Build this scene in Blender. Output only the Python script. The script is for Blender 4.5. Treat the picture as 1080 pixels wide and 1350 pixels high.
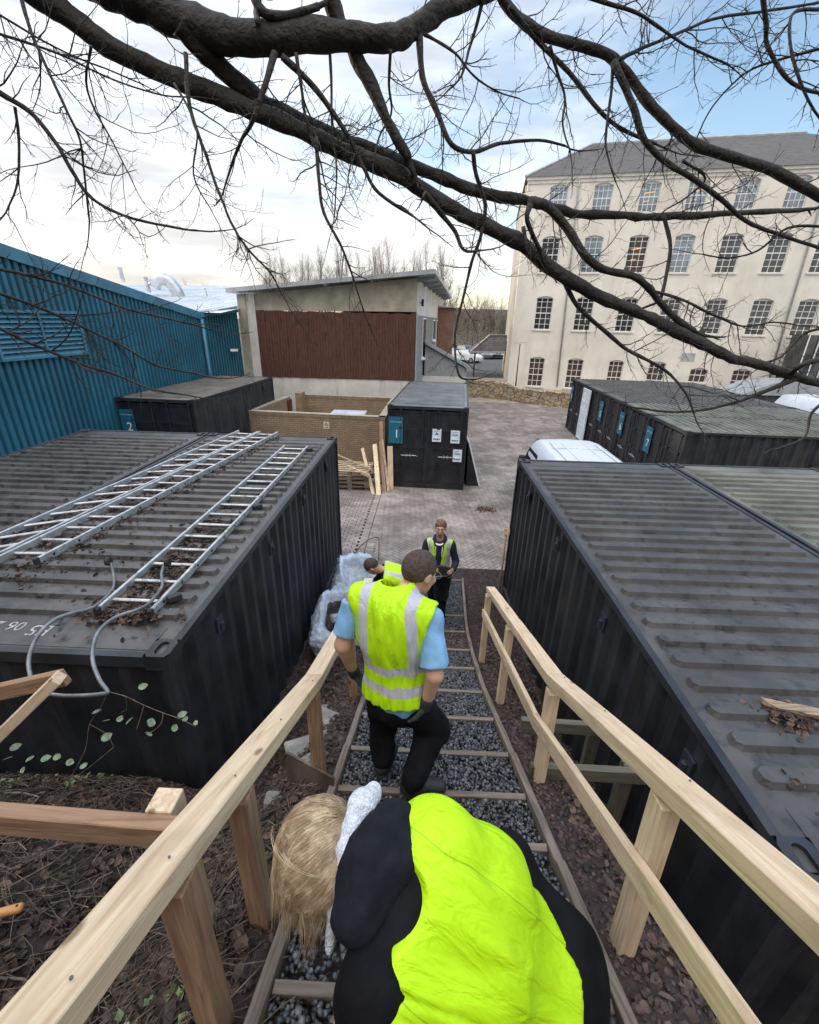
import bpy, bmesh, math, random
import numpy as np
from mathutils import Vector, Matrix, noise
R = math.radians
random.seed(7); rng = np.random.default_rng(7)
for o in list(bpy.data.objects): bpy.data.objects.remove(o)
scn = bpy.context.scene
COL = scn.collection
# ------------------------------------------------------------------ camera
CF, CP, CY, CR_, CH = 583.9, 0.4067, -0.0245, 0.0245, 4.6422
_fwd = Vector((math.sin(CY)*math.cos(CP), math.cos(CY)*math.cos(CP), -math.sin(CP)))
_r0 = Vector((math.cos(CY), -math.sin(CY), 0)); _u0 = _r0.cross(_fwd)
_rt = _r0*math.cos(CR_)+_u0*math.sin(CR_); _up = -_r0*math.sin(CR_)+_u0*math.cos(CR_)
CAM = Vector((0, 0, CH))
cd = bpy.data.cameras.new('camera'); cam = bpy.data.objects.new('camera', cd); COL.objects.link(cam)
cd.sensor_fit = 'HORIZONTAL'; cd.sensor_width = 36; cd.lens = CF/1080*36
cd.clip_start = 0.02; cd.clip_end = 3000
M = Matrix((_rt, _up, -_fwd)).transposed().to_4x4(); M.translation = CAM
cam.matrix_world = M
scn.camera = cam
def ray(px, py): return _fwd+_rt*((px-540)/CF)+_up*((675-py)/CF)
def at_y(px, py, y): d = ray(px, py); return CAM+d*(y/d.y)
def at_z(px, py, z): d = ray(px, py); return CAM+d*((z-CH)/d.z)
def at_d(px, py, k): return CAM+ray(px, py)*k
# ------------------------------------------------------------------ world, sun, exposure
SUN_EL, SUN_AZ = 11.0, -62.0       # azimuth measured from +Y towards +X (negative: to the left)
w = bpy.data.worlds.new('World'); scn.world = w; w.use_nodes = True
nt = w.node_tree; N = nt.nodes; Lk = nt.links
bg = N['Background']
sky = N.new('ShaderNodeTexSky'); sky.sky_type = 'NISHITA'; sky.sun_disc = False
sky.sun_elevation = R(SUN_EL); sky.sun_rotation = R(SUN_AZ); sky.air_density = 1.0; sky.dust_density = 0.6; sky.ozone_density = 1.6
tc = N.new('ShaderNodeTexCoord')
mp = N.new('ShaderNodeMapping'); mp.inputs['Scale'].default_value = (1.0, 1.0, 3.2); mp.inputs['Rotation'].default_value = (0, 0, .4)
Lk.new(tc.outputs['Generated'], mp.inputs['Vector'])
cn = N.new('ShaderNodeTexNoise'); cn.inputs['Scale'].default_value = 2.1; cn.inputs['Detail'].default_value = 7; cn.inputs['Roughness'].default_value = .58; cn.inputs['Distortion'].default_value = .5
Lk.new(mp.outputs[0], cn.inputs['Vector'])
# clouds thicken towards the sun side
sx = N.new('ShaderNodeVectorMath'); sx.operation = 'DOT_PRODUCT'; sx.inputs[1].default_value = (-.93, .30, -.18)
Lk.new(tc.outputs['Generated'], sx.inputs[0])
ad = N.new('ShaderNodeMath'); ad.operation = 'MULTIPLY_ADD'; ad.inputs[1].default_value = .5
Lk.new(sx.outputs['Value'], ad.inputs[0]); Lk.new(cn.outputs['Fac'], ad.inputs[2])
cr = N.new('ShaderNodeMapRange'); cr.interpolation_type = 'SMOOTHSTEP'
cr.inputs['From Min'].default_value = .36; cr.inputs['From Max'].default_value = .78; cr.inputs['To Min'].default_value = 0.04; cr.inputs['To Max'].default_value = .96
Lk.new(ad.outputs[0], cr.inputs['Value'])
# low cloud colour: warm near the horizon, white above
sp = N.new('ShaderNodeSeparateXYZ'); Lk.new(tc.outputs['Generated'], sp.inputs[0])
hr = N.new('ShaderNodeMapRange'); hr.inputs['From Min'].default_value = .0; hr.inputs['From Max'].default_value = .3
Lk.new(sp.outputs['Z'], hr.inputs['Value'])
cc = N.new('ShaderNodeMix'); cc.data_type = 'RGBA'
cc.inputs['A'].default_value = (8.9, 8.3, 7.7, 1); cc.inputs['B'].default_value = (8.7, 9.0, 9.6, 1)
Lk.new(hr.outputs[0], cc.inputs['Factor'])
cs = N.new('ShaderNodeTexNoise'); cs.inputs['Scale'].default_value = 4.5; cs.inputs['Detail'].default_value = 5
mp2 = N.new('ShaderNodeMapping'); mp2.inputs['Scale'].default_value = (1, 1, 6); Lk.new(tc.outputs['Generated'], mp2.inputs[0]); Lk.new(mp2.outputs[0], cs.inputs['Vector'])
csr = N.new('ShaderNodeMapRange'); csr.inputs['From Min'].default_value = .35; csr.inputs['From Max'].default_value = .65; csr.inputs['To Min'].default_value = .70; csr.inputs['To Max'].default_value = 1.08
Lk.new(cs.outputs['Fac'], csr.inputs['Value'])
cm = N.new('ShaderNodeVectorMath'); cm.operation = 'SCALE'; Lk.new(cc.outputs['Result'], cm.inputs[0]); Lk.new(csr.outputs[0], cm.inputs['Scale'])
# clear part of the sky
cl = N.new('ShaderNodeVectorMath'); cl.operation = 'SCALE'; cl.inputs['Scale'].default_value = 2.6; Lk.new(sky.outputs[0], cl.inputs[0])
mx = N.new('ShaderNodeMix'); mx.data_type = 'RGBA'
Lk.new(cr.outputs[0], mx.inputs['Factor']); Lk.new(cl.outputs[0], mx.inputs['A']); Lk.new(cm.outputs[0], mx.inputs['B'])
# the sky overhead and behind the camera is a brighter overcast than the part in view
bk = N.new('ShaderNodeMapRange'); bk.interpolation_type = 'SMOOTHSTEP'; bk.inputs['From Min'].default_value = .42; bk.inputs['From Max'].default_value = .85; bk.inputs['To Min'].default_value = 1.0; bk.inputs['To Max'].default_value = 3.3
Lk.new(sp.outputs['Z'], bk.inputs['Value'])
wb = N.new('ShaderNodeMix'); wb.data_type = 'RGBA'; wbf = N.new('ShaderNodeMapRange'); wbf.inputs['From Min'].default_value = .2; wbf.inputs['From Max'].default_value = -.3; wbf.inputs['To Max'].default_value = .8; Lk.new(sp.outputs['Y'], wbf.inputs['Value'])
Lk.new(wbf.outputs[0], wb.inputs['Factor']); Lk.new(mx.outputs['Result'], wb.inputs['A']); wb.inputs['B'].default_value = (9.4, 9.0, 8.5, 1)
fin = N.new('ShaderNodeVectorMath'); fin.operation = 'SCALE'; Lk.new(wb.outputs['Result'], fin.inputs[0]); Lk.new(bk.outputs[0], fin.inputs['Scale'])
Lk.new(fin.outputs[0], bg.inputs['Color']); bg.inputs['Strength'].default_value = 0.11
sd = bpy.data.lights.new('sun', 'SUN'); sd.energy = 2.2; sd.angle = R(2.5); sd.color = (1, .86, .68)
sun = bpy.data.objects.new('sun', sd); COL.objects.link(sun)
_sd = Vector((math.sin(R(SUN_AZ))*math.cos(R(SUN_EL)), math.cos(R(SUN_AZ))*math.cos(R(SUN_EL)), math.sin(R(SUN_EL))))
sun.rotation_euler = _sd.to_track_quat('Z', 'Y').to_euler()
scn.view_settings.view_transform = 'Standard'; scn.view_settings.look = 'None'; scn.view_settings.gamma = 1
scn.view_settings.exposure = 0.26
# ------------------------------------------------------------------ materials
MATS = {}
def base_mat(name):
    m = bpy.data.materials.new(name); m.use_nodes = True
    return m, m.node_tree.nodes, m.node_tree.links, m.node_tree.nodes['Principled BSDF']
def mat(name, col, rough=.7, var=.12, scale=6, bump=0, bscale=None, metal=0, col2=None, lo=.4, hi=.65, island=0, stretch=None, spec=None, sheen=0, detail=5):
    if name in MATS: return MATS[name]
    m, n, l, p = base_mat(name); MATS[name] = m
    p.inputs['Roughness'].default_value = rough; p.inputs['Metallic'].default_value = metal
    if spec is not None: p.inputs['Specular IOR Level'].default_value = spec
    t = n.new('ShaderNodeTexCoord'); mpn = n.new('ShaderNodeMapping'); l.new(t.outputs['Object'], mpn.inputs[0])
    if stretch: mpn.inputs['Scale'].default_value = stretch
    nz = n.new('ShaderNodeTexNoise'); nz.inputs['Scale'].default_value = scale; nz.inputs['Detail'].default_value = detail; nz.inputs['Roughness'].default_value = .6
    l.new(mpn.outputs[0], nz.inputs['Vector'])
    mr = n.new('ShaderNodeMapRange'); mr.inputs['From Min'].default_value = lo; mr.inputs['From Max'].default_value = hi; l.new(nz.outputs['Fac'], mr.inputs['Value'])
    mix = n.new('ShaderNodeMix'); mix.data_type = 'RGBA'
    c2 = col2 if col2 else tuple(min(1, c*(1+var*2.2)) for c in col)
    c1 = col if col2 else tuple(c*(1-var) for c in col)
    mix.inputs['A'].default_value = (*c1, 1); mix.inputs['B'].default_value = (*c2, 1)
    l.new(mr.outputs[0], mix.inputs['Factor']); out = mix.outputs['Result']
    if island:
        g = n.new('ShaderNodeNewGeometry'); hs = n.new('ShaderNodeHueSaturation'); mm = n.new('ShaderNodeMapRange')
        mm.inputs['To Min'].default_value = 1-island; mm.inputs['To Max'].default_value = 1+island
        l.new(g.outputs['Random Per Island'], mm.inputs['Value']); l.new(mm.outputs[0], hs.inputs['Value']); l.new(out, hs.inputs['Color']); out = hs.outputs[0]
    l.new(out, p.inputs['Base Color'])
    if bump:
        nb = n.new('ShaderNodeTexNoise'); nb.inputs['Scale'].default_value = bscale or scale*4; nb.inputs['Detail'].default_value = 6
        l.new(mpn.outputs[0], nb.inputs['Vector'])
        b = n.new('ShaderNodeBump'); b.inputs['Strength'].default_value = bump; b.inputs['Distance'].default_value = .02
        l.new(nb.outputs['Fac'], b.inputs['Height']); l.new(b.outputs[0], p.inputs['Normal'])
    return m
def add_dirt(m, col, scale, lo, hi, rough=None, stretch=None):
    n = m.node_tree.nodes; l = m.node_tree.links; p = n['Principled BSDF']
    src = p.inputs['Base Color'].links[0].from_socket
    t = n.new('ShaderNodeTexCoord'); mpn = n.new('ShaderNodeMapping'); l.new(t.outputs['Object'], mpn.inputs[0])
    mpn.inputs['Location'].default_value = (3.1, 5.7, 1.3)
    if stretch: mpn.inputs['Scale'].default_value = stretch
    nz = n.new('ShaderNodeTexNoise'); nz.inputs['Scale'].default_value = scale; nz.inputs['Detail'].default_value = 9; nz.inputs['Roughness'].default_value = .68
    l.new(mpn.outputs[0], nz.inputs['Vector'])
    mr = n.new('ShaderNodeMapRange'); mr.inputs['From Min'].default_value = lo; mr.inputs['From Max'].default_value = hi; l.new(nz.outputs['Fac'], mr.inputs['Value'])
    mix = n.new('ShaderNodeMix'); mix.data_type = 'RGBA'; l.new(src, mix.inputs['A']); mix.inputs['B'].default_value = (*col, 1)
    l.new(mr.outputs[0], mix.inputs['Factor']); l.new(mix.outputs['Result'], p.inputs['Base Color'])
    if rough is not None:
        mr2 = n.new('ShaderNodeMapRange'); mr2.inputs['From Min'].default_value = lo; mr2.inputs['From Max'].default_value = hi
        mr2.inputs['To Min'].default_value = p.inputs['Roughness'].default_value; mr2.inputs['To Max'].default_value = rough
        l.new(nz.outputs['Fac'], mr2.inputs['Value']); l.new(mr2.outputs[0], p.inputs['Roughness'])
    return m
def wood_mat(name, c1, c2, axis=0, knots=True, rough=.75):
    if name in MATS: return MATS[name]
    m, n, l, p = base_mat(name); MATS[name] = m
    t = n.new('ShaderNodeTexCoord'); mpn = n.new('ShaderNodeMapping'); l.new(t.outputs['Object'], mpn.inputs[0])
    s = [26, 26, 26]; s[axis] = 1.6; mpn.inputs['Scale'].default_value = s
    nz = n.new('ShaderNodeTexNoise'); nz.inputs['Scale'].default_value = 1.3; nz.inputs['Detail'].default_value = 6; nz.inputs['Distortion'].default_value = 1.6; l.new(mpn.outputs[0], nz.inputs['Vector'])
    rp = n.new('ShaderNodeValToRGB'); rp.color_ramp.elements[0].position = .3; rp.color_ramp.elements[0].color = (*c2, 1); rp.color_ramp.elements[1].position = .62; rp.color_ramp.elements[1].color = (*c1, 1)
    l.new(nz.outputs['Fac'], rp.inputs[0]); out = rp.outputs[0]
    m2 = n.new('ShaderNodeMapping'); l.new(t.outputs['Object'], m2.inputs[0]); s2 = [11, 11, 11]; s2[axis] = 4.2; m2.inputs['Scale'].default_value = s2
    vo = n.new('ShaderNodeTexVoronoi'); vo.inputs['Scale'].default_value = .8; l.new(m2.outputs[0], vo.inputs['Vector'])
    kr = n.new('ShaderNodeMapRange'); kr.inputs['From Min'].default_value = .07; kr.inputs['From Max'].default_value = .13; kr.inputs['To Min'].default_value = .85 if knots else 0; kr.inputs['To Max'].default_value = 0
    l.new(vo.outputs['Distance'], kr.inputs['Value'])
    mx_ = n.new('ShaderNodeMix'); mx_.data_type = 'RGBA'; l.new(out, mx_.inputs['A']); mx_.inputs['B'].default_value = (c2[0]*.4, c2[1]*.33, c2[2]*.25, 1); l.new(kr.outputs[0], mx_.inputs['Factor'])
    # grime
    nz2 = n.new('ShaderNodeTexNoise'); nz2.inputs['Scale'].default_value = 3.5; nz2.inputs['Detail'].default_value = 8; l.new(t.outputs['Object'], nz2.inputs['Vector'])
    gr = n.new('ShaderNodeMapRange'); gr.inputs['From Min'].default_value = .52; gr.inputs['From Max'].default_value = .78; gr.inputs['To Max'].default_value = .55; l.new(nz2.outputs['Fac'], gr.inputs['Value'])
    mz = n.new('ShaderNodeMix'); mz.data_type = 'RGBA'; l.new(mx_.outputs['Result'], mz.inputs['A']); mz.inputs['B'].default_value = (c2[0]*.62, c2[1]*.6, c2[2]*.58, 1); l.new(gr.outputs[0], mz.inputs['Factor'])
    l.new(mz.outputs['Result'], p.inputs['Base Color']); p.inputs['Roughness'].default_value = rough
    b = n.new('ShaderNodeBump'); b.inputs['Strength'].default_value = .35; b.inputs['Distance'].default_value = .004; l.new(nz.outputs['Fac'], b.inputs['Height']); l.new(b.outputs[0], p.inputs['Normal'])
    return m
def brick_mat(name, c1, c2, mortar, bw=.225, bh=.075, ms=.01, axis='x', vert=False):
    if name in MATS: return MATS[name]
    m, n, l, p = base_mat(name); MATS[name] = m
    t = n.new('ShaderNodeTexCoord'); sp_ = n.new('ShaderNodeSeparateXYZ'); l.new(t.outputs['Object'], sp_.inputs[0]); cb = n.new('ShaderNodeCombineXYZ')
    if axis == 'xy':
        a = n.new('ShaderNodeMath'); l.new(sp_.outputs['X'], a.inputs[0]); l.new(sp_.outputs['Y'], a.inputs[1]); l.new(a.outputs[0], cb.inputs[0])
    else: l.new(sp_.outputs['X' if axis == 'x' else 'Y'], cb.inputs[0])
    l.new(sp_.outputs['Z'], cb.inputs[1])
    br = n.new('ShaderNodeTexBrick'); l.new(cb.outputs[0], br.inputs['Vector'])
    br.inputs['Scale'].default_value = 1; br.inputs['Brick Width'].default_value = bw; br.inputs['Row Height'].default_value = bh; br.inputs['Mortar Size'].default_value = ms
    br.inputs['Color1'].default_value = (*c1, 1); br.inputs['Color2'].default_value = (*c2, 1); br.inputs['Mortar'].default_value = (*mortar, 1); br.inputs['Bias'].default_value = -.1
    nz = n.new('ShaderNodeTexNoise'); nz.inputs['Scale'].default_value = 2.5; nz.inputs['Detail'].default_value = 6; l.new(t.outputs['Object'], nz.inputs['Vector'])
    hs = n.new('ShaderNodeHueSaturation'); mm = n.new('ShaderNodeMapRange'); mm.inputs['To Min'].default_value = .6; mm.inputs['To Max'].default_value = 1.35; l.new(nz.outputs['Fac'], mm.inputs['Value']); l.new(mm.outputs[0], hs.inputs['Value']); l.new(br.outputs['Color'], hs.inputs['Color'])
    l.new(hs.outputs[0], p.inputs['Base Color']); p.inputs['Roughness'].default_value = .9
    b = n.new('ShaderNodeBump'); b.inputs['Strength'].default_value = .6; b.inputs['Distance'].default_value = .006; b.invert = True; l.new(br.outputs['Fac'], b.inputs['Height']); l.new(b.outputs[0], p.inputs['Normal'])
    return m
# ------------------------------------------------------------------ object helpers
def obj(name, me, m=None, parent=None, loc=None, rot=None):
    if isinstance(me, bmesh.types.BMesh):
        d = bpy.data.meshes.new(name); me.to_mesh(d); me.free(); me = d
    if m is not None:
        me.materials.clear()
        for x in (m if isinstance(m, (list, tuple)) else [m]): me.materials.append(x)
    o = bpy.data.objects.new(name, me); COL.objects.link(o)
    if parent: o.parent = parent
    if loc is not None: o.location = loc
    if rot is not None: o.rotation_euler = rot
    return o
def tag(o, label, cat, group=None, kind=None):
    o['label'] = label; o['category'] = cat
    if group: o['group'] = group
    if kind: o['kind'] = kind
    return o
def struct(o): o['kind'] = 'structure'; return o
def thing(name, label, cat, loc=(0, 0, 0), rz=0, group=None):
    o = bpy.data.objects.new(name, None); COL.objects.link(o); o.location = loc; o.rotation_euler = (0, 0, rz); o.empty_display_size = .2
    return tag(o, label, cat, group)
def copy_tree(o, parent=None):
    c = o.copy(); COL.objects.link(c); c.parent = parent
    for ch in list(o.children): copy_tree(ch, c)
    return c
def mesh(v, f, smooth=False, mi=None):
    me = bpy.data.meshes.new('m'); me.from_pydata([tuple(x) for x in v], [], [tuple(x) for x in f])
    if smooth: me.polygons.foreach_set('use_smooth', [True]*len(me.polygons))
    if mi is not None: me.polygons.foreach_set('material_index', mi)
    me.update(); return me
class MB:
    def __init__(s): s.v = []; s.f = []; s.m = []; s.mi = 0
    def add(s, v, f):
        o = len(s.v); s.v += [tuple(x) for x in v]; s.f += [tuple(i+o for i in q) for q in f]; s.m += [s.mi]*len(f)
    def box(s, a, b, mtx=None, ch=0):
        (x0, y0, z0), (x1, y1, z1) = a, b
        if ch:
            bm = bmesh.new(); bmesh.ops.create_cube(bm, size=1)
            for q in bm.verts: q.co = Vector(((x0+x1)/2+q.co.x*(x1-x0), (y0+y1)/2+q.co.y*(y1-y0), (z0+z1)/2+q.co.z*(z1-z0)))
            bmesh.ops.bevel(bm, geom=bm.edges[:], offset=ch, segments=1, affect='EDGES')
            bm.verts.index_update(); v = [q.co.copy() for q in bm.verts]; f = [[q.index for q in t.verts] for t in bm.faces]; bm.free()
        else:
            v = [Vector(q) for q in ((x0, y0, z0), (x1, y0, z0), (x1, y1, z0), (x0, y1, z0), (x0, y0, z1), (x1, y0, z1), (x1, y1, z1), (x0, y1, z1))]
            f = [(0, 3, 2, 1), (4, 5, 6, 7), (0, 1, 5, 4), (1, 2, 6, 5), (2, 3, 7, 6), (3, 0, 4, 7)]
        if mtx: v = [mtx @ q for q in v]
        s.add(v, f)
    def beam(s, a, b, wd, ht, up=(0, 0, 1), ch=.003, roll=0):
        a, b = Vector(a), Vector(b); d = (b-a); L = d.length; d.normalize(); u = Vector(up); sd_ = d.cross(u).normalized(); u = sd_.cross(d)
        m = Matrix((d, sd_, u)).transposed().to_4x4(); m.translation = a
        s.box((0, -wd/2, -ht/2), (L, wd/2, ht/2), m, ch)
    def tube(s, pts, r, n=8, cap=True):
        pts = [Vector(p) for p in pts]; k = len(pts); rs = r if isinstance(r, (list, tuple)) else [r]*k
        up = Vector((.12, .31, .95)); v = []; f = []
        for i, p in enumerate(pts):
            t = (pts[min(i+1, k-1)]-pts[max(i-1, 0)]).normalized(); a = t.cross(up)
            if a.length < .1: a = t.cross(Vector((1, 0, 0)))
            a.normalize(); b = t.cross(a); up = b if b.dot(up) > 0 else -b; b = up; a = t.cross(b)
            v += [p+(a*math.cos(2*math.pi*j/n)+b*math.sin(2*math.pi*j/n))*rs[i] for j in range(n)]
        for i in range(k-1):
            f += [(i*n+j, i*n+(j+1) % n, (i+1)*n+(j+1) % n, (i+1)*n+j) for j in range(n)]
        if cap: f += [tuple(range(n-1, -1, -1)), tuple((k-1)*n+j for j in range(n))]
        s.add(v, f)
    def mesh(s, smooth=False): return mesh(s.v, s.f, smooth, s.m)
def M_at(p, rz=0, rx=0, ry=0): return Matrix.Translation(Vector(p)) @ Matrix.Rotation(rz, 4, 'Z') @ Matrix.Rotation(ry, 4, 'Y') @ Matrix.Rotation(rx, 4, 'X')
def beam_obj(name, a, b, wd, ht, m, parent=None, up=(0, 0, 1), ch=.003):
    """a timber with its own local frame (x along the grain)"""
    a, b = Vector(a), Vector(b); d = b-a; L = d.length; d.normalize(); sd_ = d.cross(Vector(up)).normalized(); u = sd_.cross(d)
    mt = Matrix((d, sd_, u)).transposed().to_4x4(); mt.translation = a
    q = MB(); k = random.uniform(0, 9)
    # grain offset: build away from origin, shift back through the matrix
    q.box((k, -wd/2, -ht/2), (k+L, wd/2, ht/2), None, ch)
    o = obj(name, q.mesh(), m, parent); mt = mt @ Matrix.Translation((-k, 0, 0))
    o.matrix_local = mt if parent is None else (Matrix.Translation(-parent.location) @ mt if parent.rotation_euler.z == 0 else parent.matrix_basis.inverted() @ mt)
    return o
def smooth_pts(pts, k=4):
    P = [Vector(p) for p in pts]; out = []
    for i in range(len(P)-1):
        p0, p1, p2, p3 = P[max(i-1, 0)], P[i], P[i+1], P[min(i+2, len(P)-1)]
        for j in range(k):
            t = j/k; out.append(.5*((2*p1)+(p2-p0)*t+(2*p0-5*p1+4*p2-p3)*t*t+(3*p1-p0-3*p2+p3)*t**3))
    out.append(P[-1]); return out
def text_mesh(s, size, depth=.002):
    c = bpy.data.curves.new('t', 'FONT'); c.body = s; c.size = size; c.extrude = depth; c.align_x = 'CENTER'; c.align_y = 'CENTER'
    o = bpy.data.objects.new('t', c); COL.objects.link(o); dg = bpy.context.evaluated_depsgraph_get(); dg.update()
    me = bpy.data.meshes.new_from_object(o.evaluated_get(dg)); bpy.data.objects.remove(o); bpy.data.curves.remove(c); return me
# ------------------------------------------------------------------ terrain functions
PY = [-6, 0, 3.25, 4, 5, 5.7, 7.5, 9]; PZ = [5.4, 3.06, 1.42, 1.05, .62, .4, 0.0, 0]
def zp(y): return float(np.interp(y, PY, PZ))
def yard(x, y): return float(np.interp(y, [0, 8, 13.4, 19, 30, 36, 60, 200], [0, 0, -.26, -.5, -.45, -.2, 0.0, 0.0]))
SY = [-6, 0, 1, 1.64, 2.3, 3.9, 5.6, 7.5]; SZ = [5.0, 2.5, 1.85, 1.5, 1.0, .32, .05, -.02]
def pathx(y): return float(np.interp(y, [0, 3.2, 5.2, 5.8, 7.5], [0, 0, .07, .11, .22]))   # the walk drifts to the right
def ground(x, y):
    c = .12+pathx(y); d = abs(x-c)-.56
    t = min(max((d-.12)/.8, 0), 1); t = t*t*(3-2*t)
    z = zp(y)-(.05 if d > 0 else .055); s = float(np.interp(y, SY, SZ))
    if x > 1.15 and y < 1.9: s -= .6*min(1, (x-1.15)/.4)*min(1, (1.9-y)/.6)
    if x < -1.0 and y < 2.6:   # the bank to the left of the steps stays higher
        s += .42*min(1, (-1.0-x)/.8)*min(1, (2.6-y)/.6)
    return z*(1-t)+s*t+.03*noise.noise((x*2.2, y*2.2, 0))*min(1, max(0, d*4))
# ------------------------------------------------------------------ materials used
m_cont = mat('container_paint', (.020, .022, .027), .5, .25, 2.2, bump=.06, bscale=40, spec=.4)
add_dirt(m_cont, (.05, .047, .042), 3.0, .5, .85, .8, (1, 1, .35))
m_roof = mat('container_roof', (.048, .045, .043), .40, .3, 1.4, bump=.06, bscale=22, spec=.5)
add_dirt(m_roof, (.085, .077, .068), 4.5, .48, .68, .72, (1, 1, 1)); add_dirt(m_roof, (.022, .021, .020), 7.5, .52, .64, .3, (1, 1, 1))
m_rib = mat('roof_rib', (.155, .147, .138), .5, .25, 2.2, bump=.05, bscale=22); add_dirt(m_rib, (.07, .064, .058), 9, .54, .68, .5)
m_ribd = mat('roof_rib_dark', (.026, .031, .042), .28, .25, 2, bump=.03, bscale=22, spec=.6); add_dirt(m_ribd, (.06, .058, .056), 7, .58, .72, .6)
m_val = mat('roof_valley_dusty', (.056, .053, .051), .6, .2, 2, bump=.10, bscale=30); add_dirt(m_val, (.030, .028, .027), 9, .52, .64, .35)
m_ribg = mat('roof_rib_green', (.090, .090, .075), .6, .3, 2, bump=.05, bscale=22); add_dirt(m_ribg, (.13, .135, .10), 2.4, .5, .7, .6)
m_door = mat('container_door', (.016, .018, .024), .45, .3, 3, bump=.04)
m_roofg = mat('container_roof_green', (.085, .083, .07), .6, .3, 1.4, bump=.08, bscale=22); add_dirt(m_roofg, (.14, .15, .115), 2.4, .45, .7, .7, (.6, 1, 1))
m_steel = mat('dull_steel', (.30, .30, .31), .45, .2, 12, metal=.8)
m_black = mat('black_hole', (.006, .006, .007), .9)
m_teal = mat('teal_sign', (.012, .13, .21), .5, .06)
m_white = mat('white_print', (.75, .77, .78), .6, .03)
m_grout = mat('joint_soil', (.055, .048, .042), .95, .3, 12, bump=.3)
m_asph = mat('asphalt', (.07, .068, .066), .9, .2, 3, bump=.2, bscale=200)
m_bark = mat('red_gravel_soil', (.026, .016, .014), .95, .4, 9, bump=.9, bscale=45, col2=(.055, .034, .029))
m_rub = mat('black_rubber', (.02, .02, .021), .7, .2, 10)
m_alu = mat('aluminium', (.46, .47, .47), .42, .12, 8, metal=.55, bump=.03, bscale=60); add_dirt(m_alu, (.20, .19, .17), 14, .52, .7, .8)
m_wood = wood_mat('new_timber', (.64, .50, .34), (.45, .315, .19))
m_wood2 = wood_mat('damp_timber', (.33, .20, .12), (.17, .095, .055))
m_oldw = wood_mat('weathered_timber', (.21, .165, .128), (.095, .072, .055))
m_green = wood_mat('green_timber', (.15, .14, .10), (.075, .073, .05))
# ------------------------------------------------------------------ ground sheets
def heightfield(xs, ys, fn): 
    v = [(x, y, fn(x, y)) for y in ys for x in xs]; n = len(xs)
    return v, [(j*n+i, j*n+i+1, (j+1)*n+i+1, (j+1)*n+i) for j in range(len(ys)-1) for i in range(n-1)]
xs = [-900, -300, -100, -50, -30]+list(range(-20, 31, 2))+[40, 60, 100, 300, 900]; ys = [-60, -20, 0, 6, 8, 10, 12, 13.4, 15, 17, 19, 22, 26, 30, 33, 36, 40, 50, 60, 100, 200, 500, 1500]
v, f = heightfield(xs, ys, lambda x, y: yard(x, y)-.03-(.6 if y < 8 else 0))
struct(obj('ground', mesh(v, f, True), m_grout))
v, f = heightfield([-1.5, 0, 2, 3, 5, 8, 12, 20, 30, 46, 60], [31.2, 33, 36, 40, 50, 60, 84], lambda x, y: yard(x, y)+.004)
struct(obj('road', mesh(v, f), mat('concrete_drive', (.27, .235, .185), .95, .2, 2, bump=.2, bscale=60)))
v, f = heightfield([2.2, 4.8, 6.6, 10.6, 14, 24], [44, 50, 60, 90], lambda x, y: yard(x, y)+.010)
struct(obj('car_park', mesh(v, f), m_asph))
# herringbone pavers as real blocks
m_pave = mat('block_paver', (.215, .183, .162), .88, .25, 1.1, bump=.25, bscale=120, island=.15); add_dirt(m_pave, (.155, .134, .116), .9, .5, .75); add_dirt(m_pave, (.17, .18, .12), 1.6, .62, .85)
def block(B, cx, cy, hx, hy, ang, z):
    g = .004; c, s_ = math.cos(ang), math.sin(ang); o = len(B.v); dz = random.uniform(-.0015, .0015)
    for k, (e, zz) in enumerate(((0, -.012), (.006, .0))):
        for sx_, sy_ in ((-1, -1), (1, -1), (1, 1), (-1, 1)):
            X = sx_*(hx-g-e); Y = sy_*(hy-g-e); B.v.append((cx+X*c-Y*s_, cy+X*s_+Y*c, z+zz+dz))
    B.f += [(o+4, o+5, o+6, o+7)]+[(o+i, o+(i+1) % 4, o+4+(i+1) % 4, o+4+i) for i in range(4)]
def inrow(x, y, far=31.2):
    if x > 1.62 and y < 7.1: return False
    return 7.6 < y < far and (x < 3+(y-8)*.6) 
B = MB(); W_ = .1
rot = R(45+3)
for i in range(-260, 420):
    for j in range(-200, 260):
        # classic herringbone tiling: blocks of 2x1 units, step pattern
        k = (i-j) % 4
        if k == 0: cx, cy, hx, hy = (i+1)*W_, (j+.5)*W_, .1, .05
        elif k == 3: cx, cy, hx, hy = (i+.5)*W_, (j+1)*W_, .05, .1
        else: continue
        cx -= 0; X = cx*math.cos(rot)-cy*math.sin(rot)+2; Y = cx*math.sin(rot)+cy*math.cos(rot)+12
        if X > -1.04 and inrow(X, Y, 24): block(B, X, Y, hx, hy, rot, yard(X, Y)+.006)
m_ = len(B.f)//5
# running bond left of the channel, soldier band beside it
yy = 7.75
while yy < 15.6:
    xx = -3.2+(.1 if int(round((yy-7.75)/.1)) % 2 else 0)
    while xx < -1.34: block(B, xx, yy, .1, .05, 0, yard(xx, yy)+.006); xx += .2
    block(B, -1.08, yy, .1, .05, 0, yard(0, yy)+.011)
    block(B, -1.27, yy, .088, .05, 0, yard(0, yy)+.009)
    yy += .1
for i in range(int(36/.24)):         # larger slabs further up the yard
    for j in range(int(7.2/.16)):
        X = -.9+i*.24+(.12 if j % 2 else 0); Y = 24.05+j*.16
        if X < 12: block(B, X, Y, .12, .08, 0, yard(X, Y)+.006)
struct(obj('paving', B.mesh(), m_pave))
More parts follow.
